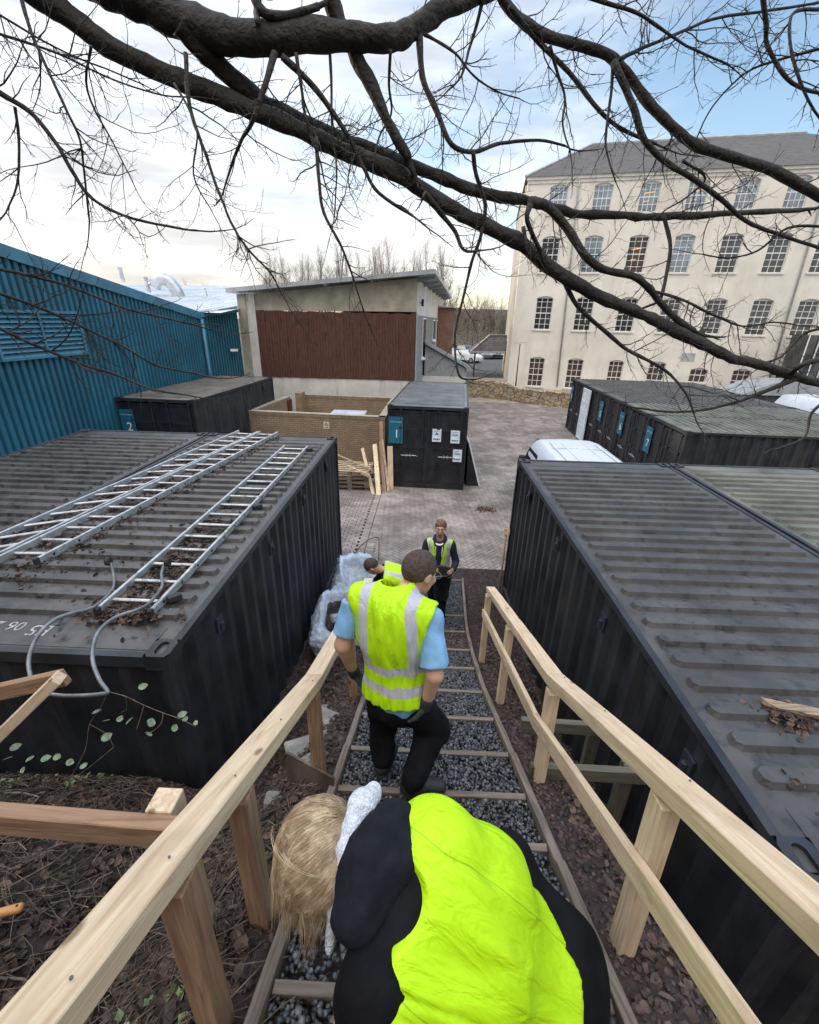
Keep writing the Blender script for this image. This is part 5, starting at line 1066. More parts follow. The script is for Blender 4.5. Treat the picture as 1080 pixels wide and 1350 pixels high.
def bag(label, c, rx, h, seed, tilt, fill, low=.6):
    t = thing('rubble_bag', label, 'bag', c, 0, 'white woven bulk bags'); n, mm = 96, 44; V = []
    for j in range(mm+1):
        s = j/mm; z = h*s
        for i in range(n):
            a = 2*math.pi*i/n; sq = (abs(math.cos(a))**3.2+abs(math.sin(a))**3.2)**(-1/3.2)
            r = rx*sq*(.80+.30*math.sin(math.pi*min(1, s*.95+.08))-.10*s**3); p = Vector((math.cos(a), math.sin(a), 0))*r
            zz = z-(low*h*s**2*max(0, math.cos(a-tilt))**2)
            nz = noise.noise(Vector((math.cos(a)*2.2, math.sin(a)*2.2, s*2+seed)))*.075+abs(noise.noise(Vector((math.cos(a)*5, math.sin(a)*5, s*4+seed))))*.10+abs(noise.noise(Vector((math.cos(a)*11, math.sin(a)*11, s*10+seed))))*.05
            p *= 1+nz*1.3; V.append((p.x, p.y, zz+nz*.35))
    F = [(j*n+i, j*n+(i+1) % n, (j+1)*n+(i+1) % n, (j+1)*n+i) for j in range(mm) for i in range(n)]
    # inner lip turned in
    o = len(V)
    for i in range(n): x, y, z = V[mm*n+i]; V.append((x*.80, y*.80, z-.05))
    for i in range(n): x, y, z = V[mm*n+i]; V.append((x*.72, y*.72, z-.16))
    F += [(mm*n+i, mm*n+(i+1) % n, o+(i+1) % n, o+i) for i in range(n)]+[(o+i, o+(i+1) % n, o+n+(i+1) % n, o+n+i) for i in range(n)]
    b = obj('sack', mesh(V, F, True), mat('woven_bag', (.44, .52, .62), .45, .14, 9, bump=1.0, bscale=16), t)
    fz = min(V[o+n+i][2] for i in range(n)); V2 = [(0, 0, fz-.02)]+[V[o+n+i] for i in range(n)]; obj('fill', mesh(V2, [(0, 1+i, 1+(i+1) % n) for i in range(n)], True), fill, t)
    for a in (tilt+1.9, tilt-2.2, tilt+3.1):
        B = MB(); x, y = math.cos(a)*rx, math.sin(a)*rx; B.v = []; z = h*.95; pts = [Vector((x*.98, y*.98, z-.25)), Vector((x*1.03, y*1.03, z)), Vector((x*1.0+.03, y*1.02, z+.12)), Vector((x*.85, y*.95, z+.03))]
        B.tube(smooth_pts(pts[:2], 4), .016, 4); B.v = [tuple(q) for q in B.v]; obj('strap', B.mesh(True), mat('blue_strap', (.16, .42, .66), .5), t)
    return t
bag('white bulk bag nearest the camera with dark spoil in its open mouth', (-1.10, 5.25, .12), .37, .86, 1.0, -1.9, mat('dark_spoil', (.05, .04, .035), .95, .5, 12, bump=1, bscale=40), .42)
bag('white bulk bag with blue straps behind the dark-mouthed one', (-1.02, 6.35, .04), .36, .95, 4.2, -1.4, mat('grey_fill', (.40, .45, .50), .6, .2, 8), .45)
t = thing('bucket', 'grey plastic scoop tub lying in the mouth of the near bulk bag', 'tub', (-1.05, 5.05, .78)); B = MB(); B.box((-.13, -.10, 0), (.13, .10, .10), M_at((0, 0, 0), .4, -.5), .02); obj('tub', B.mesh(), MATS['grey_metal'], t)
t = thing('wire_hoop', 'thin bent rusty rod looping over the pavers behind the bags', 'rod', (-1.1, 8.2, .03))
B = MB(); B.tube([Vector(q) for q in smooth_pts([(-.28, .0, 0), (-.15, .15, .16), (.05, .3, .28), (.22, .35, .30), (.26, .2, .22), (.27, -.05, -.02)], 5)], .010, 6); obj('rod', B.mesh(True), mat('rusty_rod', (.09, .06, .045), .8), t)
t = thing('spade', 'long-handled spade leaning on the right container beyond the handrail', 'spade', (1.45, 6.75, .1))
B = MB(); B.tube([(.02, 0, .16), (.10, .35, 1.15)], .016, 8); obj('shaft', B.mesh(True), m_wood2, t); B = MB(); B.beam((.095, .33, 1.12), (.105, .37, 1.22), .11, .03); obj('grip', B.mesh(), m_wood, t)
B = MB(); B.box((-.15, -.01, -.14), (.15, .006, .16), M_at((-.05, -.05, .04), .5, -.55, .2)); obj('blade', B.mesh(), m_steel, t)
t = thing('sheet_metal', 'dull brown metal blade standing in the stones by the left handrail post', 'blade', (-.72, 1.75, 2.0))
q = [at_y(378, 993, 1.84), at_y(440, 1027, 1.66), at_y(438, 1056, 1.60), at_y(405, 1064, 1.64), at_y(379, 1060, 1.72)]
v, f = prism(q, (.004, .012, .002)); obj('plate', mesh(local(v, t), f), mat('brown_steel', (.085, .062, .05), .5, .3, 5, metal=.4), t)
for i, (x, y, rz_, a, b, lab) in enumerate(((-.73, 2.25, .5, .17, .11, 'pale flat stone slab half sunk in the chips beside the left handrail, the largest'), (-.68, 2.62, -.3, .13, .09, 'greyish slab piece just beyond the largest slab'), (-.82, 3.0, .2, .14, .08, 'brown slab piece furthest down the left slope'), (-.66, 1.98, .8, .10, .06, 'small slab fragment next to the brown metal blade'), (-.78, 1.70, .1, .07, .05, 'smallest pale slab chip left of the brown metal blade'))):
    t = thing('stone_slab', lab, 'slab', (x, y, ground(x, y)+.015), rz_, 'stone slabs in the chips'); B = MB(); B.box((-a, -b, -.03), (a, b, .025), M_at((0, 0, 0), 0, -.28, .1), .012)
    obj('slab', B.mesh(), mat('pale_slab', (.20, .185, .165), .9, .2, 6, bump=.4), t)
def tool(label, c, rz_, L, metal):
    t = thing('hand_tool', label, 'tool', c, rz_); B = MB(); B.tube([(0, 0, 0), (.005, 0, 0), (L*.5, 0, .004), (L*.95, 0, 0), (L, 0, 0)], [.008, .0155, .0145, .016, .010], 12); obj('handle', B.mesh(True), wood_mat('orange_handle', (.52, .24, .08), (.40, .17, .05), 0, False, .45), t)
    if metal: B = MB(); B.tube([(-.03, 0, 0), (.004, 0, 0)], .0165, 12); B.tube([(-.16, 0, 0), (-.03, 0, 0)], [.005, .008], 8); B.box((-.34, -.035, -.002), (-.16, .035, .002), None, 0); obj('blade', B.mesh(), m_steel, t)
    o = [c2 for c2 in t.children if c2.name.startswith('handle')][0]; B = MB(); B.tube([(L*.9, 0, -.0175), (L*.9, 0, .0175)], .004, 8); obj('hanging_hole', B.mesh(), m_black, o)
p0 = Vector((-1.53, .815, 2.66)); tool('orange-handled trowel lying on the leaves at the left edge, its blade out of view', p0, R(18), .15, True)
tool('shorter orange wooden handle at the left edge below the trowel', (-1.44, .62, 2.76), R(10), .13, False)
# leafy sprig in front of the left container
pt = thing('bramble', 'arching leafy bramble stem with pale round leaves in front of the left container', 'plant', (-1.95, 2.0, 1.6))
S = [[(142, 912), (165, 918), (190, 930), (215, 940), (238, 948), (258, 958)], [(190, 930), (184, 950), (180, 962)], [(165, 918), (167, 935), (160, 950)], [(215, 940), (212, 955), (196, 968)], [(142, 912), (132, 935), (118, 955), (112, 990), (90, 1030)], [(118, 955), (140, 968), (150, 985)], [(150, 985), (120, 1010), (85, 1035)]]
B = MB()
for s in S: B.tube([p-pt.location for p in smooth_pts([at_y(px, py, 1.98-.002*(py-910)) for px, py in s], 3)], .0028, 6)
obj('stem', B.mesh(True), m_twig, pt)
rg = random.Random(14); LF = [(188, 905, 14), (163, 938, 12), (158, 948, 13), (171, 950, 15), (199, 953, 18), (196, 968, 14), (240, 942, 15), (258, 953, 10), (230, 960, 14), (128, 938, 14), (140, 950, 12), (140, 972, 17), (20, 985, 16), (60, 1000, 15), (75, 998, 14), (92, 1005, 14), (100, 1015, 12), (40, 1000, 13), (10, 1000, 14), (110, 1010, 12), (30, 1015, 12), (244, 948, 10)]
for px, py, s in LF:
    yv = 1.97-.002*(py-910); p = at_y(px, py, yv)-pt.location; r_ = s*.37/CF*2.6; m = Matrix.Translation(p) @ Matrix.Rotation(rg.uniform(0, 6.28), 4, 'Z') @ Matrix.Rotation(rg.uniform(.1, .9), 4, 'X'); n = 10
    v = [(0, 0, -.1*r_)]+[(r_*math.cos(2*math.pi*i/n)*(1.0 if i != 0 else 1.25), r_*.85*math.sin(2*math.pi*i/n), .12*r_*abs(math.sin(2*math.pi*i/n))) for i in range(n)]
    obj('leaf', mesh([m @ Vector(q) for q in v], [(0, 1+i, 1+(i+1) % n) for i in range(n)], True), mat('sage_leaf', (.15, .19, .12), .6, .3, 30), pt)
tag(obj('leaf_patch', leaves(160, lambda rg: (1.83+rg.gauss(0, .16), 11.5+rg.gauss(0, .12), yard(0, 11.5)+.012+rg.uniform(0, .012)), .03, .07, 3, .0), [mat('red_leaf', (.10, .045, .035), .8, .3, 5, island=.6), m_leaf2]), 'small patch of reddish leaves on the pavers before container number 1', 'leaves', kind='stuff')
# ------------------------------------------------------------------ people: smooth implicit bodies
def smin(a, b, k): h = np.clip(.5+.5*(b-a)/k, 0, 1); return b*(1-h)+a*h-k*h*(1-h)
def cap(p, a, b, ra, rb):
    a = np.array(a, float); b = np.array(b, float); ab = b-a; t = np.clip(((p-a) @ ab)/(ab @ ab), 0, 1); return np.linalg.norm(p-a-t[:, None]*ab, axis=1)-(ra+(rb-ra)*t)
def ell(p, c, r, rot=None):
    q = p-np.array(c, float)
    if rot is not None: q = q @ np.array(rot)      # columns of rot: local axes
    r = np.array(r, float); k0 = np.linalg.norm(q/r, axis=1); k1 = np.linalg.norm(q/(r*r), axis=1); return k0*(k0-1)/np.maximum(k1, 1e-9)
def axes(ex, ez):
    ez = Vector(ez).normalized(); ex = Vector(ex); ex = (ex-ez*ex.dot(ez)).normalized(); ey = ez.cross(ex); return np.array([[ex[i], ey[i], ez[i]] for i in range(3)])
def surfnet(fn, lo, hi, h):
    lo = np.array(lo, float); hi = np.array(hi, float); n = np.ceil((hi-lo)/h).astype(int)+1
    g = [lo[i]+h*np.arange(n[i]) for i in range(3)]; X, Y, Z = np.meshgrid(*g, indexing='ij'); P = np.stack([X.ravel(), Y.ravel(), Z.ravel()], 1)
    D = np.concatenate([fn(P[i:i+200000]) for i in range(0, len(P), 200000)]).reshape(n)
    S = D < 0; c = S[:-1, :-1, :-1].astype(int)*0; acc = np.zeros((*[q-1 for q in n], 3)); cnt = np.zeros([q-1 for q in n])
    sl = lambda o: tuple(slice(o[i], n[i]-1+o[i]) for i in range(3))
    cs = [(i, j, k) for i in (0, 1) for j in (0, 1) for k in (0, 1)]
    for a in cs:
        for ax in range(3):
            if a[ax]: continue
            b = list(a); b[ax] = 1; da, db = D[sl(a)], D[sl(tuple(b))]; m = (da < 0) != (db < 0); t = np.where(m, da/np.where(m, da-db, 1), 0)
            q = np.zeros((*da.shape, 3)); 
            for i in range(3): q[..., i] = a[i]
            q[..., ax] = q[..., ax]+t; acc += q*m[..., None]; cnt += m
    act = cnt > 0; ids = -np.ones(act.shape, int); ids[act] = np.arange(act.sum()); I = np.argwhere(act); V = lo+h*(I+acc[act]/cnt[act][:, None]); F = []
    for ax in range(3):
        u, v = (ax+1) % 3, (ax+2) % 3; s0 = [slice(None)]*3; s1 = [slice(None)]*3; s0[ax] = slice(0, n[ax]-1); s1[ax] = slice(1, n[ax])
        for w_ in (u, v): s0[w_] = slice(1, n[w_]-1); s1[w_] = slice(1, n[w_]-1)
        A, Bq = S[tuple(s0)], S[tuple(s1)]; E_ = np.argwhere(A != Bq); 
        if not len(E_): continue
        flip = A[tuple(E_.T)]; E_ = E_.copy(); E_[:, u] += 1; E_[:, v] += 1
        def idd(du, dv): q = E_.copy(); q[:, u] += du; q[:, v] += dv; return ids[tuple(q.T)]
        q = np.stack([idd(-1, -1), idd(0, -1), idd(0, 0), idd(-1, 0)], 1); q[~flip] = q[~flip][:, ::-1]; F.append(q)
    F = np.concatenate(F); return V, F
def sdf_obj(name, fn, lo, hi, h, m, parent, disp=None, mi=None):
    V, F = surfnet(fn, lo, hi, h)
    # relax
    for _ in range(2):
        s = np.zeros_like(V); c = np.zeros(len(V))
        for k in range(4): a, b = F[:, k], F[:, (k+1) % 4]; np.add.at(s, a, V[b]); np.add.at(c, a, 1); np.add.at(s, b, V[a]); np.add.at(c, b, 1)
        V = V*.4+(s/np.maximum(c, 1)[:, None])*.6
    if disp is not None: V = disp(V)
    fm = None
    if mi is not None: fm = mi(V[F].mean(1)).astype(int).tolist()
    V = V-np.array(parent.location)
    return obj(name, mesh(V.tolist(), F.tolist(), True, fm), m, parent)
m_skin = mat('skin', (.47, .265, .185), .55, .08, 9, bump=.05, bscale=120); m_skin.node_tree.nodes['Principled BSDF'].inputs['Subsurface Weight'].default_value = .08
m_blk = mat('black_cloth', (.0055, .0055, .0068), .9, .3, 8, bump=.35, bscale=22, spec=.15)
m_navy = mat('navy_cloth', (.009, .013, .028), .85, .25, 8, bump=.25, bscale=25)
m_blue_t = mat('pale_blue_cotton', (.17, .35, .57), .85, .08, 7, bump=.3, bscale=16)
m_hair = mat('short_brown_hair', (.060, .038, .029), .75, .3, 60, bump=.6, bscale=160)
m_boot = mat('black_boot', (.018, .018, .02), .6, .3, 12, bump=.3); m_glove = mat('dark_glove', (.02, .022, .028), .8, .3, 15, bump=.3)
def fbm(V, sc, seed=0, oct_=2):
    return np.array([noise.noise(Vector((p[0]*sc+seed, p[1]*sc, p[2]*sc))) for p in V])
def hv_mat(name, hz, vx=None, vz=-1, front=False, zscale=1):
    """yellow cloth with grey tape: hz bands in local z, one vertical band pair at |x|=vx above local z=vz"""
    m, n, l, p = base_mat(name); t = n.new('ShaderNodeTexCoord'); s_ = n.new('ShaderNodeSeparateXYZ')
    nz = n.new('ShaderNodeTexNoise'); nz.inputs['Scale'].default_value = 5; nz.inputs['Detail'].default_value = 2; l.new(t.outputs['Object'], nz.inputs['Vector'])
    sc = n.new('ShaderNodeVectorMath'); sc.operation = 'MULTIPLY_ADD'; sc.inputs[1].default_value = (.05, .05, .06); sc.inputs[2].default_value = (-.025, -.025, -.03); l.new(nz.outputs['Color'], sc.inputs[0])
    av = n.new('ShaderNodeVectorMath'); l.new(t.outputs['Object'], av.inputs[0]); l.new(sc.outputs[0], av.inputs[1]); l.new(av.outputs[0], s_.inputs[0])
    def mth(op, a, b):
        q = n.new('ShaderNodeMath'); q.operation = op
        for i, v in enumerate((a, b)):
            if v is None: continue
            if isinstance(v, (int, float)): q.inputs[i].default_value = v
            else: l.new(v, q.inputs[i])
        return q.outputs[0]
    def band(x, c, w_): return mth('LESS_THAN', mth('ABSOLUTE', mth('SUBTRACT', x, c), None), w_)
    acc = None
    for c, w_ in hz:
        b = band(s_.outputs['Z'], c, w_); acc = b if acc is None else mth('MAXIMUM', acc, b)
    if vx is not None:
        b = band(mth('ABSOLUTE', s_.outputs['X'], None), vx[0], vx[1]); b = mth('MULTIPLY', b, mth('GREATER_THAN', s_.outputs['Z'], vz)); acc = b if acc is None else mth('MAXIMUM', acc, b)
    mix = n.new('ShaderNodeMix'); mix.data_type = 'RGBA'; mix.inputs['A'].default_value = (.44, .73, .006, 1); mix.inputs['B'].default_value = (.44, .44, .50, 1)
    if acc is not None: l.new(acc, mix.inputs['Factor'])
    else: mix.inputs['Factor'].default_value = 0
    if front == 'seams':
        sm = band(mth('ABSOLUTE', s_.outputs['X'], None), .135, .0016); sm = mth('MAXIMUM', sm, band(s_.outputs['Z'], -.33, .0014)); m3_ = n.new('ShaderNodeMix'); m3_.data_type = 'RGBA'; l.new(mth('MULTIPLY', sm, .55), m3_.inputs['Factor']); l.new(mix.outputs['Result'], m3_.inputs['A']); m3_.inputs['B'].default_value = (.16, .30, .01, 1); mix = m3_
    l.new(mix.outputs['Result'], p.inputs['Base Color']); p.inputs['Roughness'].default_value = .6; p.inputs['Specular IOR Level'].default_value = .3
    mpn = n.new('ShaderNodeMapping'); mpn.inputs['Scale'].default_value = (22, 22, 5); l.new(t.outputs['Object'], mpn.inputs[0]); n2 = n.new('ShaderNodeTexNoise'); n2.inputs['Scale'].default_value = 1; n2.inputs['Detail'].default_value = 3; n2.inputs['Distortion'].default_value = .6; l.new(mpn.outputs[0], n2.inputs['Vector'])
    b = n.new('ShaderNodeBump'); b.inputs['Strength'].default_value = .9; b.inputs['Distance'].default_value = .02; l.new(n2.outputs['Fac'], b.inputs['Height']); l.new(b.outputs[0], p.inputs['Normal'])
    return m
def person(label, loc): return thing('person', label, 'person', loc, 0, 'volunteers in yellow vests')
def frame_obj(name, fn, c, A, ext, h, m, parent, disp=None):
    """implicit surface described in a local frame A (columns = local axes) at c; ext = local (lo, hi)"""
    V, F = surfnet(fn, ext[0], ext[1], h)
    for _ in range(2):
        s = np.zeros_like(V); k_ = np.zeros(len(V))
        for k in range(4): a, b = F[:, k], F[:, (k+1) % 4]; np.add.at(s, a, V[b]); np.add.at(k_, a, 1); np.add.at(s, b, V[a]); np.add.at(k_, b, 1)
        V = V*.4+(s/np.maximum(k_, 1)[:, None])*.6
    if disp is not None: V = disp(V)
    o = obj(name, mesh(V.tolist(), F.tolist(), True), m, parent)
    mt = Matrix([[A[i][0], A[i][1], A[i][2], 0] for i in range(3)]+[[0, 0, 0, 1]]); mt.translation = Vector(c)-parent.location; o.matrix_local = mt; return o
def head_fn(p):
    d = ell(p, (0, -.012, .022), (.074, .096, .093)); d = smin(d, ell(p, (0, .034, -.045), (.054, .058, .068)), .03)
    d = smin(d, cap(p, (0, .088, .016), (0, .108, -.018), .008, .013), .012); d = smin(d, ell(p, (0, .082, .034), (.05, .016, .010)), .02)
    for s in (-1, 1):
        d = smin(d, ell(p, (s*.077, -.006, -.006), (.010, .022, .031)), .006); d = smin(d, ell(p, (s*.042, .062, -.016), (.022, .022, .02)), .02)
        d = -smin(-d, ell(p, (s*.030, .096, .012), (.017, .014, .011)), .012) if False else np.maximum(d, -ell(p, (s*.030, .100, .014), (.016, .013, .009)))
    d = smin(d, ell(p, (0, .086, -.052), (.024, .012, .008)), .008); d = np.maximum(d, -ell(p, (0, .100, -.0505), (.022, .006, .0022)))
    return d
def add_face(par, c, A, eyes=True):
    """eyes, lips and brows as small pieces on the head"""
    def W(q): return Vector(c)+Vector([sum(A[i][k]*q[k] for k in range(3)) for i in range(3)])-par.location
    if eyes:
        for s in (-1, 1):
            B = MB(); B.tube([W((s*.030, .080, .013)), W((s*.030, .090, .013))], [.010, .006], 10); e = obj('eye', B.mesh(True), mat('eye_white', (.55, .52, .5), .3), par)
            B = MB(); B.tube([W((s*.030, .0885, .012)), W((s*.030, .0925, .012))], [.005, .004], 8); obj('iris', B.mesh(True), mat('iris_dark', (.03, .025, .02), .3), e)
            B = MB(); B.tube([W((s*.016, .098, .034)), W((s*.032, .097, .038)), W((s*.046, .086, .034))], [.003, .004, .002], 6); obj('eyebrow', B.mesh(True), m_hair, par)
    B = MB(); B.tube([W((-.020, .0925, -.052)), W((0, .0985, -.0485)), W((.020, .0925, -.052))], [.002, .0045, .002], 6); B.tube([W((-.018, .0925, -.056)), W((0, .097, -.0585)), W((.018, .0925, -.056))], [.002, .005, .002], 6); obj('lips', B.mesh(True), mat('lip', (.36, .14, .12), .5), par)
def hand_fn(p, w_, fwd, nrm, side, s=1.0, curl=.6):
    """palm, four fingers of different length and a thumb, all bent; w_=wrist, nrm=back of hand direction"""
    f = Vector(fwd).normalized(); nn = Vector(nrm); nn = (nn-f*nn.dot(f)).normalized(); lat = f.cross(nn)*side; W = Vector(w_)
    A = np.array([[lat[i], nn[i], f[i]] for i in range(3)]); d = ell(p, W+f*.050*s, (.040*s, .016*s, .052*s), A)
    for k, (o, L) in enumerate(((-.030, .062), (-.010, .075), (.011, .080), (.031, .070))):
        b = W+f*.088*s+lat*o*s; m1 = b+(f*math.cos(curl*.5)-nn*math.sin(curl*.5))*L*.5*s; m2 = m1+(f*math.cos(curl*1.5)-nn*math.sin(curl*1.5))*L*.5*s
        d = smin(d, cap(p, b, m1, .0095*s, .0088*s), .004); d = smin(d, cap(p, m1, m2, .0088*s, .0072*s), .003)
    b = W+f*.03*s+lat*.034*s; m1 = b+(f*.6+lat*.75-nn*.25)*.042*s; m2 = m1+(f*.85+lat*.2-nn*.4)*.034*s
    d = smin(d, cap(p, b, m1, .013*s, .011*s), .008); return smin(d, cap(p, m1, m2, .0108*s, .0085*s), .004)
def boots(par, an, toe, m=m_boot):
    for a, t in zip(an, toe):
        a = Vector(a); t = Vector(t); d = (t-a); d.z = 0; d.normalize(); z0 = a.z
        fn = lambda p, a=a, d=d: smin(smin(cap(p, a+Vector((0, 0, .015)), a+Vector((0, 0, -.035)), .050, .050), cap(p, a+d*(-.03)+Vector((0, 0, -.045)), a+d*.15+Vector((0, 0, -.052)), .042, .036), .04), cap(p, a+d*.02+Vector((0, 0, -.01)), a+d*.10+Vector((0, 0, -.04)), .045, .040), .03)
        lo = [a[i]-.24 for i in range(3)]; hi = [a[i]+.24 for i in range(3)]
        o = sdf_obj('boot', fn, lo, hi, .009, m, par)
        B = MB(); c = a+d*.055+Vector((0, 0, -.094)); ang = math.atan2(d.y, d.x); pts = [(-.115, -.030), (-.06, -.037), (.05, -.040), (.11, -.030), (.132, 0), (.11, .030), (.05, .040), (-.06, .037), (-.115, .030), (-.125, 0)]
        B.add(*prism([M_at(c-par.location, ang) @ Vector((x, y, 0)) for x, y in pts], (0, 0, .024))); obj('sole', B.mesh(), mat('boot_sole', (.05, .05, .052), .7), o)
        B = MB()
        for k in range(4): q = a+d*(.02+.028*k)+Vector((0, 0, .03-.016*k))-par.location; sd_ = Vector((-d.y, d.x, 0)); B.tube([q-sd_*.026, q+Vector((0, 0, .008))+d*.004, q+sd_*.026], .0025, 5)
        obj('laces', B.mesh(), mat('lace', (.04, .04, .045), .8), o)
# ---- man in the pale blue t-shirt, seen from behind, walking down the steps
m2 = person('man in a pale blue t-shirt and yellow vest seen from behind, walking down the steps', (-.05, 1.8, 2.15))
Ls = at_y(470, 786, 1.86); Rs = at_y(568, 814, 1.77); Le = at_y(452, 850, 1.80); Re = at_y(573, 890, 1.66); Lw = at_y(466, 885, 1.90); Rw = at_y(562, 927, 1.68)
sh = (Ls+Rs)*.5; pel = at_y(527, 925, 1.80); nk = at_y(524, 774, 1.88); hc = at_y(553, 756, 1.96)
A2 = axes(Rs-Ls, sh-pel+Vector((0, 0, .1)))
def tl(v, c=sh, A=A2): q = np.array(Vector(v)-c) @ A; return q
L_s, R_s, PEL, NK = tl(Ls), tl(Rs), tl(pel), tl(nk)
def torso_l(p, g=0):
    d = ell(p, (0, -.01, -.13), (.174+g, .116+g, .21+g)); d = smin(d, ell(p, (PEL[0]*.6, PEL[1]*.6, PEL[2]+.09), (.168+g, .125+g, .17+g)), .09)
    d = smin(d, cap(p, L_s*.86, R_s*.86, .062+g, .062+g), .07); return smin(d, cap(p, (0, 0, 0), NK, .07+g, .058+g), .06)
def vest2(p):
    d = torso_l(p, .022); zz = p[:, 2]
    sk = cap(p, (PEL[0]*.4, PEL[1]*.3, -.22), (PEL[0]*.9, PEL[1]*.9, PEL[2]+.05), .175, .185); q = p.copy(); q[:, 1] = q[:, 1]*1.28; sk = cap(q, (PEL[0]*.4, PEL[1]*.3, -.20), (PEL[0]*.9, PEL[1]*.9, PEL[2]+.03), .166, .186)
    d = smin(d, sk, .05); d = np.maximum(d, (PEL[2]+.085)-zz)
    nd = np.sqrt((p[:, 0]-NK[0]*.8)**2+(p[:, 1]-NK[1]*.8-.02)**2)-.074; d = np.maximum(d, -np.maximum(nd, -(zz-.0)))
    for s, S_ in ((-1, L_s), (1, R_s)):
        d = np.maximum(d, -ell(p, (S_[0]+s*.065, S_[1], S_[2]-.055), (.075, .15, .135)))
    return d
def folds(V, amp=.007, f=(24, 24, 4)):
    for i, q in enumerate(V):
        k = noise.noise(Vector((q[0]*f[0], q[1]*f[1]*.5, q[2]*f[2])))+.6*noise.noise(Vector((q[0]*40, q[1]*20, q[2]*9+4))); r = math.hypot(q[0], q[1])+1e-6; V[i, 0] += q[0]/r*k*amp; V[i, 1] += q[1]/r*k*amp
    return V
zh = PEL[2]
frame_obj('vest', vest2, sh, A2, ((-.30, -.28, zh-.02), (.30, .26, .12)), .0065, hv_mat('vest_back', [(zh+.310, .026), (zh+.190, .026)], (.122, .026), zh+.31), m2, lambda V: folds(V, .013))
tee = lambda p: np.minimum(np.maximum(torso_l((p-np.array(sh)) @ A2, .010), -((p-np.array(sh)) @ A2)[:, 2]+zh-.0), np.minimum(np.maximum(cap(p, Ls, Le.lerp(Ls, .10), .060, .068), -((p-np.array(Le.lerp(Ls, .22))) @ np.array((Ls-Le).normalized()))), np.maximum(cap(p, Rs, Re.lerp(Rs, .08), .062, .074), -((p-np.array(Re.lerp(Rs, .16))) @ np.array((Rs-Re).normalized())))))
def tee_cut(p):
    q = (p-np.array(sh)) @ A2; return np.maximum(tee(p), q[:, 2]-NK[2]+.055+.25*(q[:, 1]))
lo = np.array([-.5, 1.45, 2.6]); hi = np.array([.35, 2.1, 3.6])
def wr(V, amp=.010, f=17, seed=0):
    n1 = np.array([[noise.noise(Vector((q[0]*f+seed, q[1]*f, q[2]*f*.6))), noise.noise(Vector((q[0]*f, q[1]*f+9+seed, q[2]*f*.6))), 0] for q in V]); return V+n1*amp
sdf_obj('t_shirt', tee_cut, lo, hi, .009, m_blue_t, m2, wr)
HA = axes((.80, -.58, .12), (.18, .42, .89)); HA = axes((.62, -.76, -.1), (.25, .35, .90))
hl_ = lambda p: (p-np.array(hc)) @ HA
def body2(p):
    d = head_fn(hl_(p)); d = smin(d, cap(p, sh+Vector((0, .02, .0)), hc+Vector((-.02, -.01, -.05)), .055, .052), .012)
    d = smin(d, ell((p-np.array(sh)) @ A2, (0, 0, -.1), (.15, .09, .16)), .04)
    for S_, E_, Wt in ((Ls, Le, Lw), (Rs, Re, Rw)): d = smin(smin(d, cap(p, S_, E_, .050, .042), .02), cap(p, E_, Wt, .043, .027), .012)
    return d
sdf_obj('body', body2, [-.5, 1.5, 2.7], [.35, 2.2, 3.65], .0085, m_skin, m2)
def hair2(p):
    q = hl_(p); d = ell(q, (0, -.014, .030), (.080, .102, .096)); return np.maximum(d, -(q[:, 2]-(-.012+.72*q[:, 1]+.05*np.abs(q[:, 0]))))
sdf_obj('hair', hair2, list(np.array(hc)-.17), list(np.array(hc)+.17), .0065, m_hair, m2)
def Wd(c, A, q): return Vector(c)+Vector([sum(A[i][k]*q[k] for k in range(3)) for i in range(3)])
B = MB(); g = lambda q: Wd(hc, HA, q)-m2.location
for s in (-1, 1): B.tube([g((s*.084, -.01, .012)), g((s*.082, .05, .014)), g((s*.070, .098, .016))], .0022, 6); B.tube([g((s*.033+.024*math.cos(a), .106, .008+.017*math.sin(a))) for a in np.linspace(0, 6.28, 15)], .0016, 5)
obj('glasses', B.mesh(True), mat('glasses_frame', (.25, .26, .28), .3, metal=.5), m2)
for nm, Wt, E_, s in (('glove', Lw, Le, -1), ('glove', Rw, Re, 1)):
    f_ = (Wt-E_).normalized(); f_ = (f_+Vector((.25*-s, .25, -.5))).normalized(); sdf_obj(nm, lambda p, Wt=Wt, f_=f_, s=s: np.minimum(hand_fn(p, Wt, f_, (s*1.0, -.5, .1), s, 1.12, .8), cap(p, Wt-(Wt-E_).normalized()*.03, Wt+f_*.03, .034, .034)), [Wt[i]-.2 for i in range(3)], [Wt[i]+.2 for i in range(3)], .0055, m_glove, m2)
hipL = pel+Vector((-.070, .0, .02)); hipR = pel+Vector((.070, -.01, .02)); zg = zp(1.9)
aL = Vector((-.165, 1.84, zp(1.84)+.115)); aR = Vector((.015, 1.63, zp(1.63)+.115)); kL = (hipL+aL)*.5+Vector((-.02, .10, .05)); kR = Vector((.125, 1.86, 2.50))
def trous(p):
    d = ell(p, pel+Vector((0, 0, .01)), (.158, .130, .15))
    for H_, K_, A_ in ((hipL, kL, aL), (hipR, kR, aR)): d = smin(smin(d, cap(p, H_, K_, .100, .086), .04), cap(p, K_, A_+Vector((0, 0, .02)), .084, .070), .03)
    return d
sdf_obj('trousers', trous, [-.45, 1.45, 2.1], [.45, 2.25, 3.1], .010, m_blk, m2, lambda V: wr(wr(V, .016, 9, 3), .007, 26, 6))
boots(m2, [aL, aR], [aL+Vector((.07, .2, 0)), aR+Vector((.2, .02, 0))])
